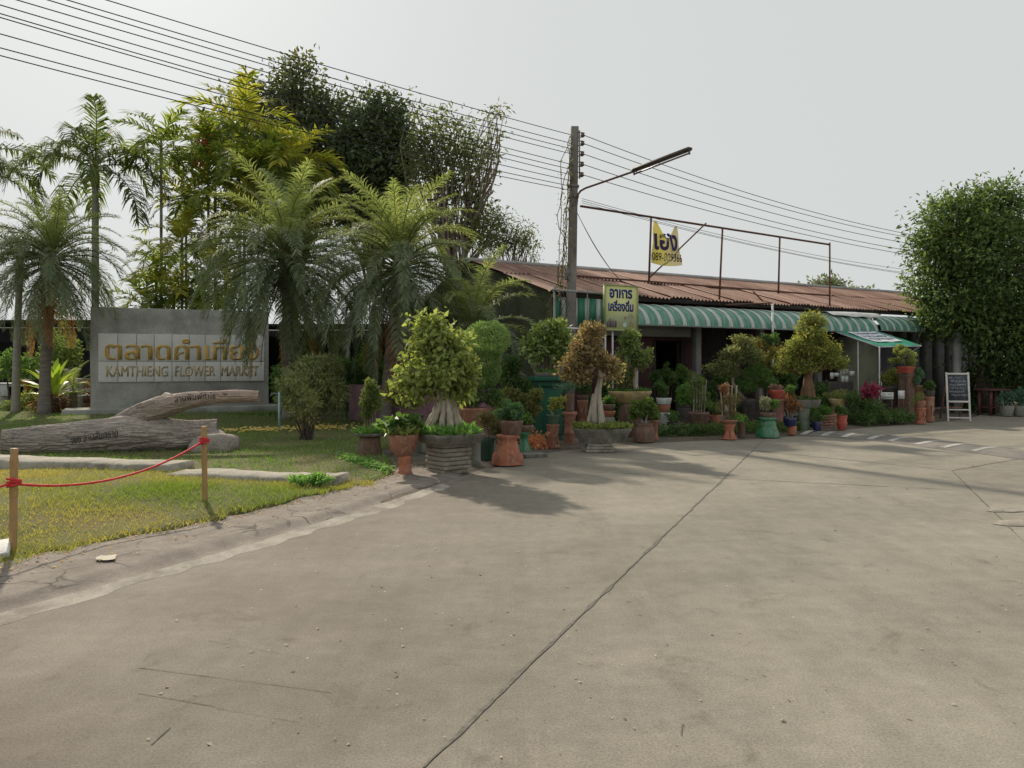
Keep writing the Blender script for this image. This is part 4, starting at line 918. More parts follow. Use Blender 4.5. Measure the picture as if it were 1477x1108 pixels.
awning('shorter green and white curved awning at the tree end of the shed', tpx(1263, -.6), tpx(1372, -.6), 3.14, 2.64, .75, .27, .10)
# flat striped sheet hanging under the eave at the corner
FT = thing('striped_sheet', 'flat sheet of vertical green and white stripes behind the utility pole', 'awning', tuple(bl(0, -.06, 2.5)), BA)
xe = xA0 - .0; x_ = tpx(799, -.06); k = 0
BG = stripe_mat('sheet_green', (.015, .17, .115), (.025, .22, .15), (.08, .25, .18)); BW = stripe_mat('sheet_white', (.46, .52, .52), (.55, .6, .6), (.36, .42, .42))
while x_ < xe:
    w_ = (.20, .15)[k % 2]; m = MB(); m.box((x_ + w_ / 2, .012 * (k % 2), .37), (w_ - .003, .02, .72)); part(FT, 'stripe', m, [BG, BW][k % 2], local=True); x_ += w_; k += 1
# white plastic sheet thrown over the awning
m = MB(); ta, tb = tpx(1190, -.4), tpx(1262, -.4); nu, nv = 24, 10; V = []
for i_ in range(nu):
    for j_ in range(nv):
        u, v = i_ / (nu - 1), j_ / (nv - 1); th = .15 + v * .62
        yy = -.03 - .9 * math.sin(th) - .02; zz_ = 2.58 + .54 * math.cos(th) + .05 + .045 * vnoise(u * 7, v * 4, 3)
        V.append(bl(ta + (tb - ta) * u, yy + .02 * math.sin(u * 20), zz_ + .05 * math.sin(v * 3)))
i, j = np.meshgrid(np.arange(nu - 1), np.arange(nv - 1), indexing='ij'); q = i * nv + j
m.add(V, np.stack([q, q + 1, q + nv + 1, q + nv], -1).reshape(-1, 4))
o = solo('plastic_sheet', m, plain('white_tarp', (.62, .62, .6), .5), 'crumpled white plastic sheet laid over the striped awning', 'tarp', smooth=True); md = o.modifiers.new('t', 'SOLIDIFY'); md.thickness = .006

# pipe frame above the eave, with banner
FR = thing('pipe_frame', 'tall rusty pipe frame standing on the eave, banner hung from it', 'frame', tuple(bl(tpx(935), 0, 3.3)), 0)
def pipe(T, name, a_, b_, r_=.028, mat=RUSTPIPE): m = MB(); m.tube([a_, b_], r_, 8); return part(T, name, m, mat, True)
zt = 5.44
pipe(FR, 'top_rail', bl(tpx(836), -.02, zt + .08), bl(tpx(1194), -.02, 5.30), .03)
pipe(FR, 'lower_rail', bl(tpx(829), -.03, 3.78), bl(tpx(1194), -.03, 3.72), .025)
for pt, pb, yb in ((936, 933, 408), (1039, 1034, 440), (1121.5, 1119.5, 424), (1193.5, 1193.5, 447)):
    pipe(FR, 'upright', bl(tpx(pb), -.07, zpx(pb, yb)), bl(tpx(pt), -.07, 5.42 - .02 * (pt > 1000) - .05 * (pt > 1100)), .028)
pipe(FR, 'diagonal_brace', bl(tpx(933), -.1, zpx(933, 401)), bl(tpx(1014), -.1, zpx(1014, 323)), .022)
pipe(FR, 'diagonal_brace', bl(tpx(1082), -.1, zpx(1082, 421)), bl(tpx(1096), -.1, zpx(1096, 435)), .02)
# hanging cloth banner, sagging between its two tied corners
YB = -.14; bw0, bw1 = tpx(943.5, YB), tpx(977, YB); c0, c1_ = tpx(939, YB), tpx(983, YB)
zb0, zb1 = zpx(961, 381, YB), zpx(961, 321, YB); nu, nv = 30, 26; V = []; 
for j_ in range(nv):
    for i_ in range(nu):
        u, v = i_ / (nu - 1), j_ / (nv - 1)
        xl = c0 + (bw0 - c0) * v; xr = c1_ + (bw1 - c1_) * v; sag = .40 * max(0, math.sin(math.pi * np.clip((u - .08) / .84, 0, 1))) ** .9
        zt_ = zb1 + (-.06 * u) - sag; zbm = zb0 - .05 * math.sin(math.pi * u)
        V.append([xl + (xr - xl) * u, .05 * math.sin(u * 6 + v * 3) * v + .02 * math.sin(v * 9 + u * 4), zbm + (zt_ - zbm) * v])
V = np.array(V); i, j = np.meshgrid(np.arange(nv - 1), np.arange(nu - 1), indexing='ij'); q = i * nu + j; F = np.stack([q, q + 1, q + nu + 1, q + nu], -1).reshape(-1, 4)
BNR = thing('cloth_banner', 'faded yellow cloth banner with a phone number sagging from the pipe frame', 'banner', tuple(bl(0, YB, 0)), BA)
ban_c = attr_mat('banner_cloth', .8, .35, tmul=(1, 1, 1)); tcol = sstep(.25, .75, (V[:, 0] - c0) / (c1_ - c0) + .15 * (vnoise(V[:, 0] * 4, V[:, 2] * 4, 2) - .5))[:, None]
m = MB(); m.add(V, F, np.array([.50, .45, .12]) * (1 - tcol) + np.array([.40, .37, .22]) * tcol); part(BNR, 'cloth', m, ban_c, True, local=True)
NAVY = plain('navy_print', (.025, .015, .10), .7)
def on_banner(s, pa, pb, za, zb_, bold, name, mat):
    xa_, xb_ = tpx(pa, YB), tpx(pb, YB); Vt, Ft = text_fit(s, xa_, xb_, zpx(961, za, YB), zpx(961, zb_, YB), bold)
    u = (Vt[:, 0] - c0) / (c1_ - c0); v = np.clip((Vt[:, 1] - zb0) / (zb1 - zb0), 0, 1); m = MB(); P = np.c_[Vt[:, 0], .05 * np.sin(u * 6 + v * 3) * v + .02 * np.sin(v * 9 + u * 4) - .02, Vt[:, 1]]
    by = {}
    for f_ in Ft: by.setdefault(len(f_), []).append(f_)
    m.add(P, [np.array(q_) for q_ in by.values()]); part(BNR, name, m, mat, local=True)
on_banner('เฮง', 943, 977, 362, 337, .03, 'thai_print', NAVY)
on_banner('089-809366', 940.5, 982, 377, 365.5, .005, 'phone_number', INK)

# yellow food sign on poles
YS = -1.0; SG = thing('food_sign', 'yellow-green food and drink sign with blue Thai lettering on white poles', 'sign', tuple(bl(tpx(895, YS), YS, 0)), BA)
sx0, sx1 = tpx(872, YS) - tpx(895, YS), tpx(917.5, YS) - tpx(895, YS); sz0, sz1 = zpx(895, 476, YS), zpx(895, 413, YS)
SGM, nt, b = newmat('sign_print'); tc = N(nt, 'ShaderNodeTexCoord'); sp = N(nt, 'ShaderNodeSeparateXYZ'); nt.links.new(tc.outputs['Generated'], sp.inputs[0])
rz_ = ramp(nt, [(0, (.50, .60, .22)), (.22, (.50, .62, .40)), (.45, (.56, .60, .13)), (1, (.55, .58, .10))]); nt.links.new(sp.outputs[2], rz_.inputs[0])
dn = noise(nt, 3, 4, .6); nt.links.new(mix(nt, rz_.outputs[0], (.66, .68, .42), dn), b.inputs['Base Color']); b.inputs['Roughness'].default_value = .5
m = MB(); m.box(((sx0 + sx1) / 2, 0, (sz0 + sz1) / 2), (sx1 - sx0, .05, sz1 - sz0)); part(SG, 'board', m, SGM, local=True)
FRM = plain('sign_frame', (.33, .36, .16), .6)
for nm, c_, s_ in (('frame_bar', ((sx0 + sx1) / 2, 0, sz1 + .012), (sx1 - sx0 + .06, .08, .03)), ('frame_bar', ((sx0 + sx1) / 2, 0, sz0 - .012), (sx1 - sx0 + .06, .08, .03)), ('frame_bar', (sx0 - .012, 0, (sz0 + sz1) / 2), (.03, .078, sz1 - sz0 - .01)), ('frame_bar', (sx1 + .012, 0, (sz0 + sz1) / 2), (.03, .078, sz1 - sz0 - .01))):
    m = MB(); m.box(c_, s_); part(SG, nm, m, FRM, local=True)
BLUEP = plain('blue_print', (.015, .025, .19), .5); WHT = plain('white_pole', (.55, .57, .58), .5)
hS = sz1 - sz0; wS = sx1 - sx0
for s, a_, b_, z_a, z_b, bd in (('อาหาร', .12, .84, .72, .93, .035), ('เครื่องดื่ม', .08, .88, .42, .68, .035)):
    Vt, Ft = text_fit(s, sx0 + wS * a_, sx0 + wS * b_, sz0 + hS * z_a, sz0 + hS * z_b, bd); m = MB(); add_text(m, Vt, Ft, -.031, .004); part(SG, 'lettering', m, BLUEP, local=True)
# little printed pictures: drink bottles, a glass, plates of food
for k in range(7):
    u = .05 + k * .045; h_ = .1 + .09 * ((k * 37) % 5) / 5; m = MB(); m.box((sx0 + wS * u, -.029, sz0 + hS * (.05 + h_ / 2)), (wS * .03, .004, hS * h_)); m.box((sx0 + wS * u, -.029, sz0 + hS * (.05 + h_ + .022)), (wS * .014, .004, hS * .04))
    part(SG, 'bottle_print', m, [BLUEP, plain('purple_print', (.30, .04, .22), .5), INK, plain('green_print', (.03, .16, .05), .5)][k % 4] if k < 4 else [BLUEP, bpy.data.materials['purple_print'], INK, bpy.data.materials['green_print']][k % 4], local=True)
for cx_, cz_, r0, mt in ((.80, .29, .10, (.30, .33, .20)), (.82, .12, .075, (.25, .23, .12)), (.62, .27, .05, (.28, .26, .18)), (.6, .12, .06, (.45, .58, .6))):
    a = np.linspace(0, 2 * np.pi, 18, endpoint=False); m = MB(); m.add(np.c_[sx0 + wS * (cx_ + r0 * np.cos(a)), np.full(18, -.0285), sz0 + hS * cz_ + wS * r0 * np.sin(a)], [np.arange(18)[None]]); part(SG, 'plate_print', m, plain('dish_print', mt, .6), local=True)
for px, pyb in ((874, 470), (884.5, 470)):
    u = tpx(px, YS) - tpx(895, YS); m = MB(); m.tube([[u, .04, 0.02], [u, .04, sz0 + .3]], .022, 8); part(SG, 'pole', m, WHT, True, local=True)
u = sx1 + .06; m = MB(); m.tube([[u, .04, 0.02], [u, .04, sz1 + .02]], .02, 8); part(SG, 'pole', m, WHT, True, local=True)
xl_ = tpx(797, YS) - tpx(895, YS)
for zz_, mt in ((zpx(820, 473, YS), WHT), (zpx(820, 419, YS), POSTC)):
    m = MB(); m.tube([[xl_, .06, zz_], [sx0, .06, zz_ - .02]], .026, 8); part(SG, 'cross_rail', m, mt, True, local=True)
m = MB(); u = tpx(850, YS) - tpx(895, YS); m.tube([[u, .09, zpx(850, 473, YS)], [u, .09, zpx(850, 414, YS)]], .016, 8); part(SG, 'rail_post', m, POSTC, True, local=True)
m = MB(); m.tube([[xl_ + .1, .09, .02], [xl_ + .1, .09, zpx(820, 414, YS)]], .022, 8); part(SG, 'rail_post', m, POSTC, True, local=True)

# thin grey mast that carries an old bracket in front of the awning
p0 = bl(tpx(1114, -1.0), -1.0, 0); m = MB(); m.tube([p0, [p0[0], p0[1], zpx(1114, 437, -1.0)]], .028, 8); MA = thing('grey_mast', 'slim grey pipe mast standing in front of the awning', 'mast', tuple(p0)); part(MA, 'pipe', m, WHT, True)
pt = np.array([p0[0], p0[1], zpx(1114, 437, -1.0)]); m = MB(); m.tube([pt, bl(tpx(1045, -.2), -.2, zpx(1045, 440, -.2))], .018, 8); part(MA, 'stay', m, RUSTPIPE, True)

# green canvas canopy with a white banner on top
CN = thing('canvas_canopy', 'sloping green canvas canopy with a white printed banner on top', 'canopy', tuple(bl(tpx(1205, -.9), -.9, 0)), BA)
cw, cl = 1.95, 1.4; GC = plain('green_canvas', (.02, .24, .155), .6)
def cpt(u, v, dz=0): return [u * cw, -v * cl, 2.56 - .47 * v + .05 * u + dz - .03 * math.sin(math.pi * v) * math.sin(math.pi * u)]
def cgrid(u0, u1, v0, v1, dz, n=9):
    m = MB(); V = [cpt(u0 + (u1 - u0) * i_ / (n - 1), v0 + (v1 - v0) * j_ / (n - 1), dz + .008 * math.sin(i_ * 1.9 + j_)) for i_ in range(n) for j_ in range(n)]
    i, j = np.meshgrid(np.arange(n - 1), np.arange(n - 1), indexing='ij'); q = i * n + j; m.add(V, np.stack([q, q + 1, q + n + 1, q + n], -1).reshape(-1, 4)[:, ::-1]); return m
part(CN, 'canvas', cgrid(0, 1, 0, 1, 0), GC, True, local=True); bn = part(CN, 'white_banner', cgrid(.18, .86, .08, .72, .022), plain('banner_white', (.68, .70, .74), .6), True, local=True)
for k in range(3): part(CN, 'banner_print', scribble(lambda a_, b_: cpt(.24 + .56 * a_, .27 + k * .17 - .12 * b_, .034), 9, .012, k), [BLUEP, BLUEP, INK][k], local=True).parent = bn
for a_, b_ in (((0, 0), (0, 1)), ((1, 0), (1, 1)), ((0, 1), (1, 1))):
    m = MB(); m.tube([cpt(*a_, -.02), cpt(*b_, -.02)], .018, 7); part(CN, 'edge_pipe', m, WHT, True, local=True)
e = cpt(0, 1); m = MB(); m.tube([[e[0], e[1], .02], [e[0], e[1], e[2]]], .02, 8); part(CN, 'pole', m, WHT, True, local=True); m = MB(); m.tube([[e[0] + .05, e[1] + .7, .02], [e[0] + .05, e[1] + .7, e[2] + .2]], .018, 8); part(CN, 'pole', m, WHT, True, local=True)
e = cpt(1, 1); m = MB(); m.tube([[e[0] - .1, e[1] + 1.2, 1.35], [e[0], e[1], e[2]]], .016, 7); part(CN, 'stay', m, WHT, True, local=True); m = MB(); m.tube([[e[0] - .1, e[1] + 1.2, .02], [e[0] - .1, e[1] + 1.2, 1.36]], .02, 7); part(CN, 'pole', m, WHT, True, local=True)

# ------------------------------------------------------------------ utility pole, lamp, cables
PX, PY = 1.36, 18.30; POLEC = grungy('pole_concrete', (.16, .15, .135), (.25, .235, .21), 5, .95, .6, dirt=(.11, .10, .09), dirtsc=2, stretch=(1, 1, .3))
ptop = np.array([PX + .145, PY, 7.28])
UP = thing('utility_pole', 'square weathered concrete utility pole in front of the shed corner', 'pole', (PX, PY, 0))
m = MB(); n = 14; t = np.linspace(0, 1, n); 
for i_ in range(n - 1): pass
V = []; 
for q in t:
    h_ = .125 - .035 * q; cx_ = PX + .145 * q
    V += [[cx_ + a_ * h_, PY + b_ * h_ * 1.0, 7.28 * q] for a_, b_ in ((-1, -.8), (-.8, -1), (.8, -1), (1, -.8), (1, .8), (.8, 1), (-.8, 1), (-1, .8))]
i = np.arange(n - 1)[:, None] * 8; j = np.arange(8)[None]; k = (j + 1) % 8
m.add(V, [np.stack([i + j, i + k, i + 8 + k, i + 8 + j], -1).reshape(-1, 4), np.arange(8)[None] + (n - 1) * 8]); part(UP, 'shaft', m, POLEC)
WZ = [7.07, 6.87, 6.62, 6.37, 6.12]; STEEL = grungy('dull_steel', (.12, .12, .12), (.2, .2, .2), 9, .6, .3)
PORC = plain('porcelain', (.11, .07, .055), .35)
def pole_x(z): return PX + .145 * z / 7.28
m = MB(); m.box((pole_x(6.6) + .12, PY - .08, 6.6), (.03, .05, 1.15)); rack = part(UP, 'insulator_rack', m, STEEL)
for z_ in WZ:
    m = MB(); m.lathe([(.02, .05), (.05, .045), (.035, .015), (.055, -.01), (.055, -.03), (.02, -.05)], 12, (pole_x(z_) + .19, PY - .08, z_)); m.box((pole_x(z_) + .14, PY - .08, z_ + .055), (.13, .03, .012)); m.box((pole_x(z_) + .14, PY - .08, z_ - .055), (.13, .03, .012)); part(UP, 'insulator', m, PORC, True).parent = rack
m = MB(); m.box((pole_x(3.9) - .13, PY - .04, 3.75), (.1, .16, .26)); bevel(part(UP, 'meter_box', m, STEEL), .01)
for z_ in (5.85, 5.6): m = MB(); m.box((pole_x(z_), PY, z_), (.25, .25, .04)); part(UP, 'strap', m, STEEL)
# lamp
LA = thing('street_lamp', 'fluorescent street lamp on a rising bent arm bolted to the utility pole', 'lamp', (pole_x(5.6), PY, 5.5))
ld = unit(np.array([.8, -.6, 0])); A0 = np.array([pole_x(5.7) + .09, PY - .12, 5.62]); E = A0 + ld * 2.9 + np.array([0, 0, .6]); Mx = A0 + ld * 1.45 + np.array([0, 0, .33])
m = MB(); m.tube([A0 + [0, 0, -.25], A0, A0 + ld * .08 + [0, 0, .09], A0 + ld * .22 + [0, 0, .14], Mx + (E - Mx) * .1], .025, 8); part(LA, 'arm', m, RUSTPIPE, True)
ax = unit(E - Mx); sdv = unit(np.cross(ax, [0, 0, 1])); upv = np.cross(sdv, ax); m = MB(); V = []
for q in (0, .04, .96, 1):
    c_ = Mx + (E - Mx) * q + upv * .03; s_ = .35 if q in (0, 1) else 1
    V += [c_ + sdv * a_ * s_ + upv * b_ * s_ for a_, b_ in ((-.09, -.02), (-.05, .045), (.05, .045), (.09, -.02))]
i = np.arange(3)[:, None] * 4; j = np.arange(4)[None]; k = (j + 1) % 4; m.add(np.array(V), [np.stack([i + j, i + k, i + 4 + k, i + 4 + j], -1).reshape(-1, 4), np.array([[0, 3, 2, 1], [12, 13, 14, 15]])]); hous = part(LA, 'lamp_housing', m, grungy('lamp_dark', (.06, .05, .045), (.11, .09, .08), 9, .6, .2))
m = MB(); m.tube([Mx + (E - Mx) * .03 - upv * .06, Mx + (E - Mx) * .95 - upv * .055], .02, 8); part(LA, 'tube_light', m, plain('dead_tube', (.16, .13, .13), .4), True).parent = hous
m = MB()
for q in (.03, .95): c_ = Mx + (E - Mx) * q; m.tube([c_ + upv * .01, c_ - upv * .08], .022, 6)
part(LA, 'tube_holder', m, STEEL).parent = hous
# climbing vine on the pole
VN = thing('climbing_vine', 'thin half-dead vine hanging along the utility pole', 'vine', (PX - .3, PY - .2, 2.3)); m = MB(); pts = []
for k in range(7):
    zt_ = rng.uniform(5.2, 7.1); off = rng.uniform(.12, .5) if k < 4 else .13; base = np.array([PX - off - .1, PY - .18, 2.4 + rng.random() * .8]); top_ = np.array([pole_x(zt_) - .12, PY - .14, zt_]); P = wobble(base, top_, 14, .05); m.tube(P, .008, 4); pts.append(P)
part(VN, 'stem', m, DARKBARK); m = MB(); P = np.concatenate(pts); P = np.repeat(P, 4, 0) + rng.normal(size=(len(P) * 4, 3)) * .04; n = len(P)
add_leaves(m, P, rng.normal(size=(n, 3)) + [0, 0, -.5], rng.normal(size=(n, 3)) + [0, -.5, .3], np.full(n, .06), np.full(n, .035), palette(n, [(.09, .07, .05), (.06, .08, .03), (.10, .13, .03)])); tag(part(VN, 'leaf', m, LEAF), kind='stuff')
# overhead cables
CABLE = plain('cable', (.02, .02, .02), .6)
def cable(a_, b_, sag, r_, label, group):
    t = np.linspace(0, 1, 48); P = np.array(a_) + (np.array(b_) - np.array(a_)) * t[:, None]; P[:, 2] -= sag * 4 * t * (1 - t); m = MB(); m.tube(P, r_, 5)
    return solo('overhead_cable', m, CABLE, label, 'cable', group, True)
ldir = np.array([-.73, -.69]); GL, GR = 'cables running from the pole over the palms', 'cables running from the pole over the shed roof'
def left_end(z0, px, py, sg, Lw=30.0):
    # height of the far end so that the sagging cable passes the pixel
    r_ = (px - 738) / FPX; t_ = (PY * r_ - PX) / (ldir[0] - r_ * ldir[1]); zt_ = CH + (HZ - py) / FPX * (PY + ldir[1] * t_); q = t_ / Lw
    return z0 + (zt_ - z0 + 4 * sg * q * (1 - q)) / q
for k, (z_, px, py, sg) in enumerate(((7.07, 285, 43, .4), (6.87, 231, 43, .42), (6.74, 202, 43, .5), (6.62, 162, 43, .42), (6.37, 113, 43, .42), (6.25, 72, 43, .5), (6.12, 53, 43, .45), (5.98, 0, 51, .5), (5.85, 0, 71, .55), (5.75, 0, 82, .6))):
    cable((pole_x(z_) - .08, PY - .08, z_), (PX + ldir[0] * 30, PY + ldir[1] * 30, left_end(z_, px, py, sg)), sg, .0085, 'thin black cable stretched from the utility pole over the palm trees', GL)
for k, (z_, ze, sg) in enumerate(((7.07, 7.0, 1.25), (6.87, 6.9, 1.2), (6.62, 6.6, 1.12), (6.37, 6.35, 1.1), (6.12, 5.9, .9), (5.55, 5.75, 1.0), (5.5, 5.45, .95), (5.45, 5.2, .85))):
    cable((pole_x(z_) + .2, PY - .08, z_), (PX + BD[0] * 31, PY + BD[1] * 31, ze), sg, .009 if k < 5 else .006, 'thin black cable stretched from the utility pole over the shed', GR)
cable((pole_x(5.4), PY - .1, 5.4), bl(tpx(925), .6, 3.7), .25, .007, 'service wire dropping from the utility pole to the rusty roof', 'service wires')
cable((pole_x(5.4), PY - .1, 5.38), bl(tpx(938), 1.2, 3.85), .16, .007, 'service wire dropping from the utility pole to the rusty roof', 'service wires')

# ------------------------------------------------------------------ potted plants and their stands
def prof_w(d, prof): return [(hw * d / FPX, CH + (HZ - py) / FPX * d) for hw, py in prof]
def dpx(pyb, z=.02): return (CH - z) * FPX / (pyb - HZ)
def stand(name, label, px, d, prof, mat, cat='stand', seg=24, sq=0, rz=0, flute=None, skip=None, group=None):
    x = (px - 738) / FPX * d; pr = prof_w(d, prof); m = MB(); m.lathe(pr, seg, (x, d, 0), sq, rz, skip, flute)
    if skip:   # a wall with holes: add an inner face so the holes read deep
        m2 = [(r_ * .8, z_) for r_, z_ in pr]; m.lathe(m2[::-1], seg, (x, d, 0), sq, rz)
    zmin = min(z for _, z in pr)
    return solo(name, m, mat, label, cat, group, smooth=(sq == 0 and not flute), base=np.array([x, d, zmin]))
def holes(rows, seg, n): 
    s = set()
    for r_ in rows:
        for k in range(n):
            j = int(k * seg / n + (r_ % 2) * seg / n / 2); s.add((r_, j % seg)); s.add((r_ + 1, j % seg)) if r_ % 3 == 0 else s.add((r_, (j + 1) % seg))
    return s
def potted(name, label, px, d, pot, mat, cat='potted plant', trunks=(), bark=BARK, leaves=(), soil='earth', seg=28, sq=0, rz=0, moss=None, group=None, oval=1.0, flute=None, leafm=LEAF):
    """trunks: (points px, r0 px, r1 px); leaves: dicts for crown(); moss: (n, height px, colours)"""
    x = (px - 738) / FPX * d; s = d / FPX; pr = prof_w(d, pot); zb = pr[-1][1]
    T = thing(name, label, cat, (x, d, zb), 0, group); r0, zt_ = pr[0]; th = min(.025, r0 * .15)
    inner = [(r0 - th, zt_), (r0 - th * 1.2, zt_ - .05)]; m = MB(); m.lathe(inner[::-1] + pr, seg, (0, 0, 0), sq, rz, None, (flute[0] + 2, flute[1] + 2, *flute[2:]) if flute else None)
    for v in m.V: v[:, 1] *= oval
    m.V = [v + np.array([x, d, 0]) for v in m.V]
    part(T, 'pot', m, mat, sq == 0)
    m = MB(); a = np.linspace(0, 2 * np.pi, seg, endpoint=False); mm = np.ones(seg)
    if sq: mm = 1 + (1 / np.maximum(abs(np.cos(a)), abs(np.sin(a))) - 1) * sq
    rr = (r0 - th) * mm; ring = np.c_[x + rr * np.cos(a + rz), d + rr * np.sin(a + rz) * oval, np.full(seg, zt_ - .03)]; ctr = np.array([[x, d, zt_ + .01]])
    m.add(np.r_[ring, ctr], np.stack([np.arange(seg), (np.arange(seg) + 1) % seg, np.full(seg, seg)], 1)); part(T, 'soil', m, SOILM, True)
    if trunks:
        m = MB()
        for tr in trunks:
            pts, ra, rb = tr[:3]; dd = tr[3] if len(tr) > 3 else 0
            P = np.array([Wp(a_, b_, d) for a_, b_ in pts]); P[:, 1] += dd + np.linspace(0, 1, len(P)) * (-dd) * .6
            Q = resample3(P, 14) + rng.normal(size=(14, 3)) * ra * s * .08; m.tube(Q, np.linspace(ra, rb, 14) * s, 9, lump=.1)
        # thin boughs into the crown
        if leaves:
            top = P[-1]
            for lf in leaves[:1]:
                for (c, r_) in ells_px(d, lf['e']):
                    for _ in range(5): m.tube(wobble(top * .6 + np.array(c) * .4, c + unit(rng.normal(size=3)) * r_ * .75, 5, .12), np.linspace(trunks[-1][2] * .5, .25, 5) * s, 5)
        part(T, 'trunk', m, bark, True)
    for lf in leaves:
        m = MB(); crown(m, ells_px(d, lf['e'], lf.get('inner', 0) < .7), lf['n'], lf['L'], lf.get('asp', .5), lf['c'], lf.get('clump', 0), lf.get('nc', 0), lf.get('inner', .45), droop=lf.get('droop', .15), up=lf.get('up', .6), hang=lf.get('hang', 0), lumpy=(.86, .28) if lf.get('inner', 0) > .7 else (.72, .56))
        part(T, 'foliage', m, lf.get('m', leafm))
    if moss:
        n, h_, cc = moss; a = rng.random(n) * 6.283; q = np.sqrt(rng.random(n)) * (r0 - th * .5); P = np.c_[x + q * np.cos(a), d + q * np.sin(a) * oval, np.full(n, zt_ - .01)]; m = MB()
        add_leaves(m, P, rng.normal(size=(n, 3)) * [.6, .6, .2] + [0, 0, .7], rng.normal(size=(n, 3)) + [0, -.3, .5], h_ * s * (.6 + .8 * rng.random(n)), np.full(n, h_ * s * .4), palette(n, cc)); part(T, 'ground_cover', m, LEAF)
    return T
YG = [(.12, .165, .05), (.17, .205, .068), (.095, .135, .042)]      # fresh yellow green
MG = [(.06, .12, .03), (.085, .15, .04), (.045, .09, .028)]    # mid green
BG2 = [(.035, .07, .025), (.05, .095, .03), (.07, .12, .04)]   # dark green
OL = [(.11, .13, .05), (.15, .16, .06), (.08, .10, .04)]       # olive
GB = [(.15, .118, .062), (.12, .088, .045), (.19, .158, .085), (.09, .09, .04)]  # golden brown
RB = [(.11, .075, .05), (.08, .08, .04), (.14, .09, .06)]
BLG = [(.06, .12, .09), (.08, .15, .11)]
GC_ = [(.06, .15, .035), (.09, .19, .05), (.13, .22, .06)]

# --- beside the lawn
d = dpx(660)
stand('clay_stand', 'dark brown clay stand under the multi-stemmed shrub on the grass', 533, d, [(14, 629), (15, 633), (15, 640), (17.5, 655), (17.5, 660)], BROWNPOT)
stand('round_slab', 'round cement slab on the grass at the foot of the brown stand', 531, d + .02, [(24, 656), (26, 658), (26, 662)], GREYPOT, 'slab')
potted('potted_shrub', 'slim multi-stemmed shrub in a shallow cement dish on the brown stand', 534, d, [(22, 624), (23, 626), (20, 628.6)], STONEPOT, trunks=[([(534 + k * 3, 624), (533 + k * 4, 600), (533 + k * 5, 580)], 1.2, .6) for k in (-2, -1, 0, 1, 2)], leaves=[dict(e=[(534, 566, 15, 15), (534, 582, 16, 16), (530, 596, 10, 10)], n=1900, L=.055, c=OL + MG, asp=.5)], moss=(500, 10, GC_))
d = dpx(685)
stand('urn_foot', 'bright orange pedestal foot under the wide terracotta urn', 583.5, d, [(11, 657), (9.5, 662), (8.5, 670), (9, 678), (11, 682), (11.5, 686)], ORANGE)
potted('potted_caladium', 'terracotta urn of large heart-shaped leaves on an orange foot', 581, d, [(22, 626), (23, 628), (22, 632), (21, 640), (17, 650), (12, 656.8)], TERRA, leaves=[dict(e=[(572, 614, 20, 9), (592, 612, 13, 9)], n=110, L=.17, asp=.62, c=[(.035, .08, .025), (.06, .12, .03), (.10, .16, .05)], up=1.4, droop=.3, m=WAXY)], trunks=[([(581 + k * 3, 627), (578 + k * 6, 612)], .7, .4) for k in (-2, -1, 0, 1, 2)], moss=(240, 16, YG))
# big multi-root fig on stacked slabs
d = dpx(681); x = (646 - 738) / FPX * d; s = d / FPX
ST = thing('slab_stack', 'square stack of grey-tan cement slabs under the large root-bound fig', 'slab stack', (x, d, .0))
for k in range(7):
    za, zb = CH + (HZ - (681.5 - k * 6.2)) / FPX * d, CH + (HZ - (681.5 - (k + 1) * 6.2)) / FPX * d; m = MB(); h_ = (zb - za); w_ = 47 * s * (1 + .03 * ((k * 7) % 3 - 1)); m.box((x + .01 * ((k * 5) % 3 - 1), d, (za + zb) / 2), (w_, w_, h_ * .9), rz=R(38 + (k * 13) % 5)); bevel(part(ST, 'slab', m, SLABM), .012)
fig_tr = [([(646 + a_, 626), (646 + a_ * .75, 605), (645 + a_ * .45, 585), (640 + a_ * .3, 560)], 5.5, 3.5, e_) for a_, e_ in ((-34, .1), (-26, -.1), (-18, .12), (-10, -.12), (-3, .1), (5, -.15), (12, .0), (18, .1), (-30, 0))]
potted('potted_fig', 'large fig with a thicket of pale roots and fresh green crown on stacked slabs', 646, d, [(41, 624), (42, 627), (40, 631), (36, 637.6)], STONEPOT, trunks=fig_tr, bark=PALEBARK, seg=32, sq=.75, rz=R(38), moss=(900, 14, GC_),
       leaves=[dict(e=[(632, 500, 36, 34), (640, 535, 44, 30), (602, 550, 32, 26), (655, 555, 32, 26), (622, 480, 24, 18), (660, 520, 24, 34), (585, 558, 18, 18), (590, 528, 10, 6)], n=5200, L=.095, c=YG + [(.17, .20, .06)], nc=460, clump=.085, asp=.62, inner=.3, droop=.35, hang=.2)])
d = dpx(668) + 1.2
potted('potted_shrub', 'pale olive shrub growing in a long dark trough behind the urn', 586, d, [(24, 598), (25, 600), (22, 606)], DARKPOT, trunks=[([(578 + 8 * k, 600), (576 + 9 * k, 580)], 1.2, .6) for k in (0, 1, 2)], leaves=[dict(e=[(575, 568, 22, 24), (594, 578, 18, 18)], n=2100, L=.06, c=OL + [(.2, .21, .09)], asp=.6)], oval=.6)
stand('cement_block', 'plain cement block carrying the long dark trough', 586, d, [(20, 606.5), (20, 607), (20, CH * FPX / d + HZ - .5)], GREYPOT, 'block', sq=.9)
d = dpx(660)
stand('brown_box_stand', 'tall square brown box stand under the topiary pillar', 682, d + .35, [(16, 617), (16.5, 620), (16.5, 655)], BROWNPOT, sq=1, rz=R(30))
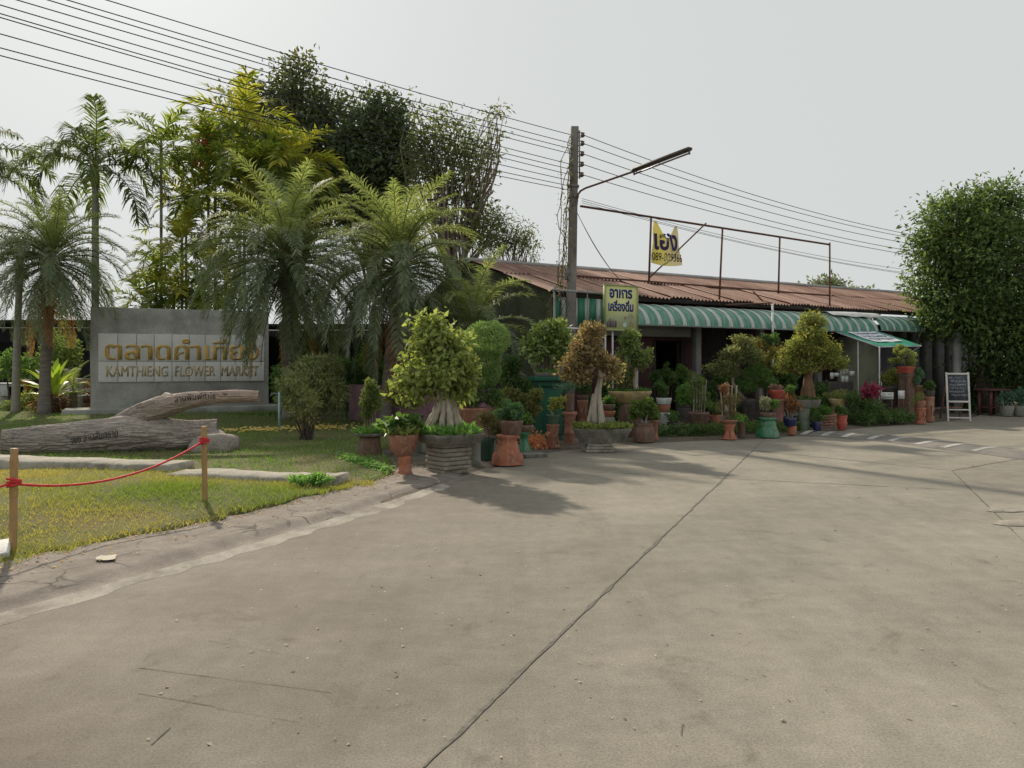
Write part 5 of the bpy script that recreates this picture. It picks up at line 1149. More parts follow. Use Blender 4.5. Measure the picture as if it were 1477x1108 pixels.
potted('potted_topiary', 'clipped dense topiary with a ball top and draping sides in a square terracotta box', 682, d + .35, [(18, 588), (18.5, 591), (17.5, 594), (16.5, 616.6)], TERRA, sq=1, rz=R(30), trunks=[([(682, 590), (690, 560), (700, 520)], 3, 2)], leaves=[dict(e=[(703, 490, 32, 28), (697, 520, 24, 22), (706, 535, 16, 22), (690, 545, 22, 16)], n=11000, L=.036, c=[(.10, .17, .06), (.13, .20, .07), (.085, .14, .05)], asp=.55, inner=.78), dict(e=[(690, 572, 26, 16), (712, 572, 14, 18)], n=2200, L=.05, c=BG2)])
d = dpx(672)
stand('cement_pillar', 'short round grey cement pillar beside the stacked slabs', 684, d, [(10, 632), (11, 634), (9, 638), (9, 664), (11, 667), (11.5, 672)], GREYPOT)
potted('potted_shrub', 'sparse reddish shrub in a dark green glazed pot', 702, dpx(664), [(10, 632), (10.5, 634), (10, 640), (9, 663)], grungy('dark_green_glaze', (.02, .05, .035), (.035, .08, .055), 6, .4, .1), trunks=[([(702, 634), (706, 622), (710, 606)], 1.2, .6)], leaves=[dict(e=[(712, 612, 19, 18), (704, 602, 14, 12), (722, 625, 10, 12)], n=1500, L=.045, c=RB + OL)])
d = dpx(669)
stand('fluted_pedestal', 'orange terracotta pedestal, fluted and flared at the base', 731.5, d, [(15, 627), (16, 630), (13, 633), (13.5, 637), (17.5, 652), (21, 656), (22, 662), (22, 669)], ORANGE, seg=40, flute=(1, 6, 14, .11), sq=.35, rz=.4)
potted('potted_shrub', 'compact grey-green shrub in a brown pot on the fluted orange pedestal', 737, d, [(17, 606), (17.5, 609), (16, 615), (13, 626.6)], BROWNPOT, leaves=[dict(e=[(736, 592, 17, 15), (728, 598, 12, 10), (746, 600, 10, 8)], n=2400, L=.05, c=MG + BLG, asp=.45)])
d = dpx(654)
stand('green_pedestal', 'small green glazed pedestal between the orange pedestal and the green cabinet', 756, d, [(7.5, 623), (8, 625), (6, 628), (5.5, 634), (7, 640), (9.5, 648), (10, 654)], GREENGL)
potted('potted_shrub', 'low shrub in a small brown bowl on the green glazed pedestal', 758, d, [(11, 613), (12, 615), (8, 622.6)], BROWNPOT, leaves=[dict(e=[(758, 605, 11, 8)], n=500, L=.05, c=MG)])
m = MB(); x, y = Gp(768, 659); m.box((x, y, .03), (.42, .30, .07), rz=.5); bevel(solo('paving_block', m, GREYPOT, 'flat grey paving block on the road edge by the green pedestal', 'block'), .012)
# heap of dry leaves
m = MB(); n = 420; x, y = Gp(776, 648); P = np.c_[x + rng.normal(size=n) * .14, y + .1 + rng.normal(size=n) * .14, .03 + np.abs(rng.normal(size=n)) * .12]; add_leaves(m, P, rng.normal(size=(n, 3)), rng.normal(size=(n, 3)) + [0, 0, .8], np.full(n, .08), np.full(n, .045), palette(n, [(.30, .15, .08), (.22, .11, .06), (.38, .23, .13)])); tag(struct('leaf_heap', m, LEAF, kind='stuff'), 'heap of dry red-brown leaves beside the green cabinet', 'leaves')
# green cabinet plinth with tree on top
d = dpx(634); x = (791 - 738) / FPX * d; s = d / FPX; CB = thing('green_cabinet', 'tall green painted plinth with a wide top beside the utility pole', 'plinth', (x, d, 0))
def cbz(py): return CH + (HZ - py) / FPX * d
for nm, hw, pa, pb, yo in (('top_slab', 25.5, 543, 549, 0), ('cornice', 20, 549, 557, 0), ('body', 16, 557, 629, 0), ('foot', 17.5, 629, 634, 0)):
    m = MB(); m.box((x, d, (cbz(pa) + cbz(pb)) / 2), (hw * 2 * s, hw * 1.9 * s, cbz(pa) - cbz(pb) - .003), rz=R(14)); bevel(part(CB, nm, m, GREENPAINT), .008)
potted('potted_fig', 'round-crowned glossy bonsai fig standing on the green painted plinth', 789, d, [(17, 537), (18, 538.5), (16, 542.8)], STONEPOT, moss=(300, 6, GC_), bark=DARKBARK, trunks=[([(787 + a_, 538), (788 + a_ * .7, 526), (788 + a_ * .6, 508)], 3.4, 2.6) for a_ in (-7, 0, 7)], leaves=[dict(e=[(788, 490, 32, 26), (768, 505, 20, 16), (808, 503, 20, 16), (788, 478, 20, 16)], n=3800, L=.10, c=YG + [(.10, .16, .05)], nc=360, clump=.07, asp=.52, m=WAXY)])
# front stands near the kerb edge
d = dpx(646); seg = 26
stand('pierced_stand', 'pierced terracotta cylinder stand under a green pot at the road edge', 797, d, [(9.5, 612), (10, 613.5), (9, 615), (9, 620), (9, 625), (9, 630), (9, 635), (9, 640), (10, 643), (10, 646)], TERRA, seg=seg, skip=holes((3, 4, 5, 6), seg, 7))
potted('potted_bonsai', 'little yellow-leaved bonsai in a green pot on the pierced stand', 797, d, [(9.5, 598), (10, 599.5), (9, 602), (7.5, 611.6)], grungy('sage_pot', (.05, .085, .055), (.08, .125, .08), 6, .5, .2), trunks=[([(797, 599), (795, 592), (801, 586)], 1.6, .8)], bark=PALEBARK, leaves=[dict(e=[(803, 581, 11, 9), (797, 588, 9, 6), (812, 576, 6, 5)], n=900, L=.05, c=YG + [(.26, .26, .05)])])
d = dpx(640)
stand('waisted_stand', 'waisted terracotta stand with scrollwork on a dark block', 821, d, [(11, 594), (11.5, 597), (9.5, 600), (7, 610), (6.5, 616), (8, 622), (8.5, 625), (7.5, 626), (7.5, 640)], TERRA, seg=20)
potted('potted_conifer', 'blue-green dwarf conifer in a tall brown pot on the waisted stand', 821, d, [(6.5, 568), (7, 570), (6.5, 574), (6, 593.6)], BROWNPOT, leaves=[dict(e=[(814, 559, 14, 7), (824, 552, 9, 7)], n=900, L=.05, c=BLG, asp=.22)], trunks=[([(821, 569), (819, 558)], 1.3, .8)])
d = dpx(625)
stand('carved_cylinder', 'carved red terracotta cylinder behind the golden bonsai', 840, d, [(8, 577), (8.5, 579), (8, 582), (8, 588), (8, 594), (8, 600), (8, 606), (8.5, 609), (8.5, 625)], TERRA, seg=24, skip=holes((3, 4, 5), 24, 6))
potted('potted_shrub', 'dark leafy shrub in a brown bowl on the carved red cylinder', 840, d, [(8.5, 570), (9, 571), (6.5, 576.6)], BROWNPOT, leaves=[dict(e=[(842, 560, 12, 12), (835, 552, 8, 8)], n=900, L=.06, c=BG2)])
# golden bonsai in the long tray
d = dpx(650); x = (863 - 738) / FPX * d; s = d / FPX
PL = thing('timber_blocks', 'stack of weathered timber blocks under the long cement tray', 'blocks', (x, d, 0))
for k in range(3):
    za = CH + (HZ - (651 - k * 4.3)) / FPX * d; m = MB(); m.box((x - .02 + .02 * k, d, za + .027), (.50 - .03 * k, .42, .05), rz=.12 - .1 * k); bevel(part(PL, 'block', m, KERBM), .006)
potted('potted_bonsai', 'tall golden-brown bonsai with a pale twisted trunk in a long cement tray', 868, d, [(42, 617), (43, 619.5), (40, 624), (33, 638)], STONEPOT, seg=40, sq=.3, oval=.55, bark=PALEBARK, moss=(1500, 9, YG),
       trunks=[([(858, 612), (857, 590), (861, 566), (866, 545), (862, 520), (854, 490)], 6, 2.2), ([(852, 612), (853, 590), (857, 568)], 4.5, 3, .06), ([(866, 612), (864, 588), (864, 560), (868, 540)], 4, 2.5, -.08), ([(847, 613), (851, 595), (856, 580)], 3, 2), ([(871, 612), (868, 596), (866, 578)], 3, 2), ([(866, 545), (875, 530), (883, 522)], 2.5, 1.2)],
       leaves=[dict(e=[(852, 480, 17, 11), (851, 494, 26, 10), (848, 509, 33, 10), (836, 524, 25, 9), (874, 524, 20, 10), (832, 540, 20, 7), (880, 538, 15, 8)], n=4600, L=.075, c=GB, nc=420, clump=.06, asp=.5, inner=.3)])
d = dpx(634)
for k, (px, pa, pb, mt, lab) in enumerate(((877, 583, 592, BROWNPOT, 'dark brown bowl topped by trailing plant, above the orange bowl'), (877, 592.5, 601, ORANGE, 'bright orange bowl stacked under the dark brown bowl'))):
    potted('plant_bowl', lab, px, d, [(10, pa), (10.5, pa + 1.2), (9, pa + 5), (7, pb)], mt, 'bowl', leaves=[dict(e=[(px, pa - 6, 10, 8)], n=500, L=.06, c=MG)] if k == 0 else ())
stand('cement_block', 'rough cement block under the stacked bowls', 877, d, [(8, 601.5), (8.5, 603), (8.5, 634)], GREYPOT, 'block', sq=.8)
# slender deadwood bonsai in a yellow tray
d = dpx(630) 
stand('brown_jar_stand', 'tall dark brown jar used as a stand under the yellow tray', 908, d, [(12, 581.5), (14, 584), (17, 596), (17, 612), (13, 626), (12, 630)], BROWNPOT)
potted('potted_bonsai', 'slender bonsai with a bare pale deadwood trunk in a flared yellow tray', 908, d, [(31, 564), (32, 566), (27, 573), (17, 581)], YELLOWPOT, oval=.6, sq=.2, seg=36, bark=PALEBARK, moss=(250, 6, MG), trunks=[([(917, 566), (915, 545), (917, 525), (915, 500), (912, 488)], 4.2, 1.4)], leaves=[dict(e=[(909, 488, 15, 12), (907, 508, 18, 12), (925, 520, 15, 9), (902, 530, 13, 14), (899, 548, 12, 13), (928, 512, 9, 9)], n=4200, L=.07, c=OL + MG, nc=380, clump=.06, asp=.45, up=1.2)])
d = dpx(637)
potted('potted_shrub', 'leafy green shrub with pale stems in a squat brown jar at the road edge', 928, d, [(13, 610), (14, 612), (13, 613), (15.5, 618), (16, 626), (14.5, 637)], BROWNPOT, trunks=[([(926, 612), (924, 602), (922, 594)], 2, 1), ([(930, 612), (932, 602), (936, 594)], 1.6, 1)], bark=PALEBARK, leaves=[dict(e=[(926, 588, 19, 15), (938, 594, 11, 12), (915, 595, 10, 9)], n=2000, L=.065, c=MG + YG, asp=.42)])
potted('slim_vase', 'slim flared red clay vase beside the squat brown jar', 944, dpx(634), [(6.5, 606), (7, 608), (5.5, 611), (3.8, 620), (4.5, 630), (6.5, 634)], TERRA, 'vase', leaves=[dict(e=[(945, 600, 9, 7)], n=350, L=.06, c=MG)])
# stacked small pots in front of the doorway
d = dpx(625)
potted('plant_bowl', 'white bowl with a dark bushy plant at the top of the stacked bowls', 957, d, [(11, 574), (11.5, 575), (9.5, 583)], WHITEPOT, 'bowl', leaves=[dict(e=[(956, 562, 12, 11), (950, 555, 8, 7)], n=1200, L=.05, c=BG2)])
potted('plant_bowl', 'orange bowl between two white bowls of the stack', 957.5, d, [(8.5, 583.5), (9, 586), (7, 594.5)], ORANGE, 'bowl')
potted('plant_bowl', 'pale grey bowl at the bottom of the stack by the doorway', 958, d, [(10, 595), (10.5, 597), (9.5, 602), (7.5, 609), (8, 625)], WHITEPOT, 'bowl')
potted('potted_shrub', 'low seedling in a shallow dark dish among the ground ivy', 974, dpx(628), [(12, 609), (12.5, 611), (8, 618), (8, 628)], DARKPOT, trunks=[([(972, 610), (973, 600)], .8, .5)], leaves=[dict(e=[(972, 600, 11, 9)], n=330, L=.07, c=BG2 + MG)])
d = dpx(614)
potted('potted_shrub', 'bushy green shrub in a dark pot standing before the doorway', 984, d, [(11, 572), (11.5, 574), (9, 614)], DARKPOT, leaves=[dict(e=[(983, 536, 13, 12), (984, 556, 14, 14)], n=2200, L=.065, c=MG)])
d = dpx(620)
potted('potted_shrub', 'fresh green shrub in a hidden dark pot beside the tall brown pot', 986, d + .2, [(10, 588), (10.5, 590), (8, 622)], DARKPOT, leaves=[dict(e=[(987, 572, 15, 17)], n=1700, L=.065, c=GC_)])
d = dpx(626)
potted('potted_shrub', 'wispy upright shrub in a tall tapered brown clay pot', 1007, d, [(15, 594), (16, 596.5), (14.5, 599), (10.5, 626)], BROWNPOT, bark=PALEBARK, trunks=[([(1007 + a_, 595), (1008 + a_ * 1.1, 570), (1007 + a_ * 1.4, 548)], 1.1, .6) for a_ in (-7, -3, 1, 4, 8)], leaves=[dict(e=[(1003, 548, 14, 15), (1008, 566, 17, 16), (1010, 583, 15, 10)], n=2200, L=.05, c=OL + MG, asp=.3)])
potted('potted_shrub', 'small shrub in an orange-red pot tucked behind the waisted stand', 1031, dpx(622), [(8.5, 598), (9, 600), (7.5, 604), (6, 622)], ORANGE, leaves=[dict(e=[(1031, 588, 11, 11)], n=800, L=.055, c=MG)])
d = dpx(633)
stand('waisted_stand', 'orange waisted pedestal with pierced sides among the ground ivy', 1051.5, d, [(9, 611.5), (8.5, 614), (7, 617), (6.5, 621), (8, 626), (11, 631), (11.5, 633)], ORANGE, seg=20, skip=holes((3,), 20, 5))
potted('driftwood_planting', 'tall spindly plants round orange-tinged driftwood in a flat clay bowl', 1051, d, [(13, 605), (13.5, 606.5), (8.5, 611)], TERRA, bark=PALEBARK, trunks=[([(1046 + a_, 606), (1045 + a_ * 1.1, 580), (1043 + a_ * 1.4, 556)], 1.3, .7) for a_ in (-4, 0, 5, 9, 14)] + [([(1050, 606), (1047, 580), (1049, 562), (1045, 552)], 3, 1.6)], leaves=[dict(e=[(1044, 562, 8, 12)], n=420, L=.05, c=[(.20, .10, .045), (.17, .11, .06)]), dict(e=[(1042, 585, 12, 14), (1056, 580, 14, 16), (1050, 598, 14, 7)], n=1900, L=.05, c=OL + RB, asp=.25), dict(e=[(1060, 603, 14, 4)], n=600, L=.07, c=GC_, asp=.15)])
potted('plant_bowl', 'plain small clay pot of seedlings beside the pierced orange pedestal', 1069, dpx(631), [(6, 607), (6.5, 609), (5, 612), (5, 631)], BROWNPOT, 'pot', leaves=[dict(e=[(1070, 603, 9, 4)], n=260, L=.06, c=MG)])
# cloud bonsai and bush
d = dpx(618)
potted('potted_bonsai', 'cloud-pruned grey-green bonsai with a leaning trunk in a black pot', 1083, d, [(15, 575), (16, 577), (14, 585), (12, 593), (12, 618)], DARKPOT, trunks=[([(1074, 577), (1060, 560), (1056, 545), (1064, 525), (1070, 508)], 3.4, 1.6), ([(1057, 545), (1045, 538), (1034, 534)], 1.8, 1)], bark=BARK, leaves=[dict(e=[(1071, 494, 17, 9), (1064, 507, 26, 10), (1078, 518, 22, 10), (1050, 522, 16, 8), (1034, 533, 18, 8), (1056, 535, 14, 7)], n=6000, L=.065, c=OL + [(.09, .115, .06)], nc=520, clump=.05, asp=.45, up=1.2), dict(e=[(1095, 545, 24, 15), (1080, 558, 20, 14), (1108, 552, 14, 14), (1086, 532, 14, 8)], n=3600, L=.055, c=BG2 + MG, asp=.35)])
d = dpx(630)
stand('green_pedestal', 'bright green glazed pedestal with stepped rings and a flared foot', 1107, d, [(12, 602), (12.5, 604), (10.5, 606), (10.5, 609), (12, 610), (11.5, 613), (13, 618), (16, 624), (17, 627), (17, 630)], GREENGL, seg=32)
potted('potted_cactus', 'pale knobbly plant in a brown dish on the bright green pedestal', 1107, d, [(11, 595), (11.5, 597), (10, 601.6)], BROWNPOT, leaves=[dict(e=[(1104, 586, 9, 9), (1102, 578, 6, 6)], n=700, L=.05, c=[(.16, .19, .11), (.22, .24, .16)]), dict(e=[(1118, 582, 8, 8)], n=300, L=.06, c=MG)])
d = dpx(621)
stand('fluted_column', 'tall mauve-brown fluted column carrying a red pot', 1122, d, [(9.5, 575.5), (10, 578), (8, 580), (8, 614), (9.5, 617), (9.5, 621)], COLUMNM, seg=40, flute=(2, 3, 10, .12))
potted('potted_rockery', 'red carved pot heaped with pale stones on the fluted column', 1121, d, [(11.5, 562), (12, 564), (11, 568), (8.5, 575)], REDPOT, sq=.4, leaves=[dict(e=[(1120, 559, 10, 3)], n=160, L=.08, asp=.8, c=[(.3, .25, .2), (.22, .14, .1)]), dict(e=[(1116, 552, 8, 6)], n=300, L=.05, c=MG)])
d = dpx(627)
stand('orange_block', 'small orange clay block under the blue pot', 1142, d, [(6, 614.5), (6.5, 616), (6, 627)], ORANGE)
potted('potted_shrub', 'reddish twiggy plant in a cobalt blue glazed pot', 1139, d, [(9, 602), (9.5, 604), (9, 608), (7.5, 614)], BLUEGL, trunks=[([(1139 + a_, 603), (1140 + a_ * 1.5, 590)], .8, .5) for a_ in (-3, 0, 3)], leaves=[dict(e=[(1142, 585, 12, 13), (1138, 574, 8, 6)], n=1100, L=.05, c=RB + [(.35, .14, .06)]), dict(e=[(1140, 562, 8, 7)], n=350, L=.06, c=MG)])
stand('cement_drum', 'mossy grey-green cement drum under the great cone-shaped bonsai', 1159, dpx(621), [(8.5, 588), (9, 590), (8, 593), (8.5, 619), (8.5, 621)], grungy('mossy_cement', (.13, .16, .12), (.24, .27, .22), 5, .9, .4, dirt=(.06, .1, .05), dirtsc=3))
d = dpx(621)
potted('potted_bonsai', 'great cone-shaped layered bonsai with yellow-green foliage and thick red-brown trunk', 1163, d, [(20, 576), (21, 578), (17, 587.6)], STONEPOT, seg=36, oval=.6, bark=grungy('ruddy_bark', (.13, .075, .045), (.20, .12, .075), 12, .9, .8, fine=50, stretch=(1, 1, .3)), moss=(300, 6, MG), trunks=[([(1164, 578), (1165, 555), (1166, 535), (1168, 500), (1172, 465)], 8, 2.5), ([(1156, 579), (1160, 560), (1164, 545)], 4, 3, .05), ([(1172, 579), (1170, 562), (1168, 548)], 4, 3, -.05)],
       leaves=[dict(e=[(1172, 463, 21, 15), (1172, 482, 28, 14), (1150, 498, 26, 14), (1190, 500, 28, 15), (1168, 505, 34, 16), (1140, 516, 22, 12), (1198, 520, 26, 13), (1165, 525, 36, 10), (1128, 528, 14, 7)], n=13000, L=.07, c=[(.115, .15, .04), (.15, .18, .045), (.085, .12, .035), (.18, .18, .05)], nc=1000, clump=.06, asp=.45, up=1.2)])
# frangipani-like yellow shrub to its left
d = dpx(612)
potted('potted_shrub', 'tall shrub with yellow leaf tips beside the grey pipe mast', 1100, d, [(10, 575), (10.5, 577), (8, 612)], DARKPOT, trunks=[([(1100 + a_, 576), (1100 + a_ * 1.8, 540), (1102 + a_ * 2.2, 508)], 1.6, .7) for a_ in (-5, 0, 5)], leaves=[dict(e=[(1098, 497, 12, 9), (1108, 510, 16, 11), (1096, 520, 14, 10), (1116, 505, 10, 8)], n=1100, L=.10, c=[(.20, .19, .05), (.30, .22, .08), (.10, .15, .04)], asp=.38), dict(e=[(1108, 490, 12, 12), (1104, 540, 20, 22), (1125, 540, 14, 20)], n=2600, L=.09, c=BG2, asp=.3)])
# brick planter
d = dpx(617); x0, x1 = (1169 - 738) / FPX * d, (1206 - 738) / FPX * d; BRK = grungy('brick', (.24, .095, .065), (.34, .15, .10), 8, .9, .4, dirt=(.2, .15, .11), dirtsc=4, vary=.25)
PB = thing('brick_planter', 'low planter of old red bricks beneath the great bonsai', 'planter', ((x0 + x1) / 2, d + .2, 0), BA)
m = MB(); m.box((0, .02, .16), (x1 - x0 - .03, .28, .31)); part(PB, 'core', m, SOILM, local=True)
bm_ = MB(); bm_.box((0, 0, 0), (.19, .085, .055)); bme = bm_.data('brick'); bme.materials.append(BRK)
for r_ in range(5):
    for k in range(4):
        u = -(x1 - x0) / 2 + (k + .5 + (r_ % 2) * .3) * .185; 
        if abs(u) < (x1 - x0) / 2 + .02: o = link('brick', bme, None, PB, (u, -.14 + random.uniform(-.006, .006), .035 + r_ * .066)); o.rotation_euler = (0, 0, random.uniform(-.03, .03))
        if k < 2: o = link('brick', bme, None, PB, ((x1 - x0) / 2, -.1 + k * .19 + .09, .035 + r_ * .066)); o.rotation_euler = (0, 0, R(90))
m = MB(); crown(m, [(np.array([0, 0, .40]), np.array([.34, .16, .14]))], 900, .08, .4, BG2 + MG); part(PB, 'foliage', m, LEAF, local=True)
potted('plant_bowl', 'small red pot set in a blue-black base at the end of the brick planter', 1214, dpx(620), [(7, 599), (7.5, 601), (6, 608), (7, 608.5), (7, 612), (5.5, 620)], REDPOT, 'pot', leaves=[dict(e=[(1213, 592, 9, 7)], n=400, L=.06, c=BG2)])
potted('plant_bowl', 'dark blue pot in front of the brick planter', 1178, dpx(622), [(6.5, 608), (7, 610), (5.5, 622)], BLUEGL, 'pot', leaves=[dict(e=[(1178, 602, 8, 6)], n=300, L=.06, c=BG2)])
# notice boards on the stall
d = dpx(606); FRW = plain('white_board_face', (.50, .51, .50), .6); CT = thing('stall_counter', 'dark stall counter hung with small notices under the canopy edge', 'counter', ((1200 - 738) / FPX * d, d, 0), BA)
m = MB(); m.box((.1, 0, .55), (1.1, .4, 1.1)); bevel(part(CT, 'cabinet', m, DARKWALL, local=True), .01)
for u, z_, w_, h_ in ((-.26, 1.27, .13, .17), (-.06, 1.3, .2, .1), (.28, 1.25, .34, .42), (.62, 1.33, .2, .13)):
    m = MB(); m.box((u, -.18, z_), (w_, .02, h_)); fo = part(CT, 'notice_frame', m, [FRW, POSTC][w_ > .3], local=True)
    if w_ > .3:
        for q in (-.08, .08): m = MB(); m.box((u + q, -.195, z_ - .09), (.13, .008, .18)); part(CT, 'notice_sheet', m, plain('pale_sheet', (.42, .46, .42), .6), local=True).parent = fo
        m = MB(); m.box((u, -.195, z_ + .11), (.28, .008, .14)); part(CT, 'notice_sheet', m, plain('grey_sheet', (.3, .3, .28), .6), local=True).parent = fo
potted('potted_fern', 'trailing pale fern in a shallow tan tray before the stall', 1208, dpx(612), [(13, 575), (14, 577), (10, 582), (8, 612)], YELLOWPOT, oval=.7, leaves=[dict(e=[(1206, 570, 16, 7), (1226, 578, 12, 4)], n=900, L=.07, c=OL + YG, asp=.25)])
# cordyline with magenta leaves and dark bushes
d = dpx(613)
def bush(name, label, px, d, e, n, L, c, asp=.4, cat='bush', stems=8, leafm=LEAF, **k):
    x = (px - 738) / FPX * d; T = thing(name, label, cat, (x, d, 0)); E = ells_px(d, e, True); m = MB()
    for q in range(stems): c_, r_ = E[q % len(E)]; m.tube(wobble([x + rng.normal() * .06, d + rng.normal() * .06, 0], c_ + rng.normal(size=3) * r_ * .4, 6, .1), np.linspace(.016, .006, 6), 5)
    part(T, 'stem', m, DARKBARK); m = MB(); crown(m, E, n, L, asp, c, **k); part(T, 'foliage', m, leafm); return T
# shrubs filling the gaps behind the front row
for px, pyb, e, c in ((765, 640, [(765, 590, 12, 14), (770, 572, 10, 12)], OL), (812, 628, [(812, 585, 10, 16), (806, 566, 8, 8)], BG2), (858, 622, [(862, 575, 14, 14), (872, 560, 10, 12)], BG2), (893, 624, [(893, 600, 12, 12), (888, 586, 9, 10)], MG), (950, 615, [(962, 540, 12, 14), (948, 545, 10, 12)], BG2), (1012, 612, [(1016, 560, 14, 16), (1026, 575, 12, 14)], BG2), (1030, 610, [(1040, 548, 16, 14), (1060, 560, 14, 16)], MG), (1075, 612, [(1075, 590, 12, 14), (1085, 600, 12, 10)], BG2), (1135, 612, [(1138, 548, 14, 16), (1130, 565, 14, 12)], BG2), (1150, 608, [(1180, 560, 16, 14), (1190, 580, 18, 10)], BG2), (720, 646, [(716, 600, 12, 12), (722, 585, 10, 10)], OL), (660, 640, [(655, 600, 14, 14), (668, 585, 12, 12)], OL)):
    tag(bush('leafy_shrub', 'leafy shrub filling a gap behind the front row of pots', px, dpx(pyb), e, 1100, .085, c, .4, hang=.15), group='shrubs filling the gaps behind the pots')
bush('cordyline', 'magenta-leaved cordyline growing out of the dark bushes', 1254, d, [(1254, 563, 9, 8), (1250, 570, 8, 6), (1258, 568, 8, 7)], 260, .16, [(.19, .02, .06), (.14, .015, .045), (.22, .04, .08)], .26, 'plant', 4, WAXY, up=.2, droop=.35, inner=.1)
bush('dark_bush', 'dark narrow-leaved bush at the foot of the magenta cordyline', 1248, d, [(1240, 596, 22, 15), (1262, 592, 20, 18), (1250, 580, 18, 10), (1275, 602, 12, 10), (1228, 575, 10, 12)], 3600, .11, BG2, .2, hang=.2)
bush('dark_bush', 'dark bush under the white notice signs', 1288, dpx(611), [(1288, 600, 22, 11), (1305, 602, 12, 9)], 1600, .10, BG2, .25)
SGW = plain('sign_white', (.60, .61, .60), .6)
def small_sign(label, px, py, w, h, pyb, lines, mat, posts=True):
    d = dpx(pyb); x = (px - 738) / FPX * d; s = d / FPX; T = thing('notice_sign', label, 'sign', (x, d, 0)); z = CH + (HZ - py) / FPX * d
    m = MB(); m.box((x, d, z), (w * s, .02, h * s)); part(T, 'board', m, mat)
    for k, t_ in enumerate(lines):
        part(T, 'print', scribble(lambda a_, b_: (x + w * s * (a_ * .84 - .42), d - .0125, z + h * s * (.12 - .42 * k + .26 * b_)), 7, .012, 40 + k), INK)
    for q in (-.4, .4): m = MB(); m.tube([[x + q * w * s, d + .02, 0], [x + q * w * s, d + .02, z + h * s * .45]], .016, 6); part(T, 'post', m, RUSTPIPE)
small_sign('small white notice with two lines of print on brown posts', 1279, 571, 18, 10, 612, [0, 1], SGW); small_sign('smaller upright white notice beside the two-line notice', 1299.5, 569.5, 9, 12, 611, [], SGW)
d = dpx(606)
potted('potted_bonsai', 'yellow-green round bonsai in a dark tray behind the white notices', 1286, d, [(14, 557), (15, 559), (12, 564), (11, 606)], DARKPOT, leaves=[dict(e=[(1286, 541, 15, 13), (1278, 547, 9, 8), (1296, 546, 9, 7)], n=2400, L=.055, c=YG + [(.27, .25, .05)])], trunks=[([(1286, 558), (1286, 545)], 2, 1.2)])
d = dpx(608)
stand('brown_stand', 'tall square brown stand under the cloud-pruned pine', 1307, d, [(8, 538.5), (8.5, 540), (8, 543), (8, 604), (9, 608)], BROWNPOT, sq=1, rz=R(30))
potted('potted_pine', 'cloud-pruned pine in two flat tiers in a red carved pot', 1306, d, [(9.5, 528.5), (10, 530), (9, 532), (8.5, 538)], REDPOT, sq=1, rz=R(30), trunks=[([(1306, 529), (1302, 518), (1304, 506)], 1.8, 1)], leaves=[dict(e=[(1303, 508, 17, 7), (1300, 502, 10, 5), (1294, 520, 12, 6), (1314, 521, 12, 6)], n=4200, L=.045, c=OL + YG, asp=.4), dict(e=[(1322, 540, 11, 16)], n=1200, L=.06, c=BLG + BG2)])
d = dpx(611); seg = 24
stand('pierced_stand', 'pierced terracotta cylinder by the road next to the sandwich board', 1327, d, [(7.5, 588), (8, 589.5), (7, 591), (7, 595), (7, 599), (7, 603), (7, 607), (8, 609), (8, 611)], ORANGE, seg=seg, skip=holes((3, 4, 5), seg, 6))
potted('potted_shrub', 'drooping tuft in a tan clay pot on the pierced cylinder by the sandwich board', 1327, d, [(7, 578), (7.5, 580), (6, 587.6)], TERRA, leaves=[dict(e=[(1322, 577, 11, 9)], n=800, L=.06, c=OL, asp=.2)])
d = dpx(607)
stand('tan_cylinder', 'tall tan clay cylinder standing behind the pierced stand', 1326, d + .15, [(8, 556), (8.5, 558), (8, 560), (8, 600), (8, 608)], grungy('tan_clay', (.32, .20, .10), (.42, .28, .15), 6, .8, .3))
stand('carved_cylinder', 'carved orange clay cylinder at the end of the row of pots', 1340, dpx(608), [(6.5, 572), (7, 574), (6.5, 577), (6.5, 585), (6.5, 593), (6.5, 600), (7, 608)], TERRA, seg=20, skip=holes((3, 4), 20, 5))
potted('plant_bowl', 'dark pot of mixed leaves on the carved orange cylinder', 1340, dpx(608), [(7, 563), (7.5, 565), (6, 571.6)], DARKPOT, 'pot', leaves=[dict(e=[(1340, 555, 9, 8)], n=600, L=.06, c=BG2)])
# sandwich board
d = dpx(608, 0); x = (1383 - 738) / FPX * d; s = d / FPX; SB = thing('sandwich_board', 'white-framed sandwich board with a chalked menu on the road', 'sandwich board', (x, d, .004), R(-14))
WF = plain('white_wood', (.62, .61, .58), .6); H_ = 71 * s; W_ = 31 * s; tl = .13
CHK, nt, b = newmat('chalkboard'); n_ = noise(nt, 7, 5, .7); r = ramp(nt, [(.4, (.045, .055, .075)), (.7, (.13, .145, .17))]); nt.links.new(n_, r.inputs[0]); nt.links.new(r.outputs[0], b.inputs['Base Color']); b.inputs['Roughness'].default_value = .9
def sbp(u, v, off=0): return (u * W_, v * H_ * tl + off, v * H_ * math.cos(math.asin(tl)))
for u in (-.46, .46): m = MB(); c_ = sbp(u, .5); m.box((c_[0], c_[1], c_[2]), (.05, .03, H_), rx=-math.asin(tl)); bevel(part(SB, 'leg', m, WF, local=True), .004)
for v in (.97, .40, .235, .07): m = MB(); c_ = sbp(0, v, -.003); m.box(c_, (W_ * .96, .034, .05 if v > .3 else .035), rx=-math.asin(tl)); bevel(part(SB, 'rail', m, WF, local=True), .004)
m = MB(); c_ = sbp(0, .69, .008); m.box(c_, (W_ * .86, .012, H_ * .53), rx=-math.asin(tl)); chk = part(SB, 'chalkboard', m, CHK, local=True)
CHALK = plain('chalk', (.5, .5, .5), .95)
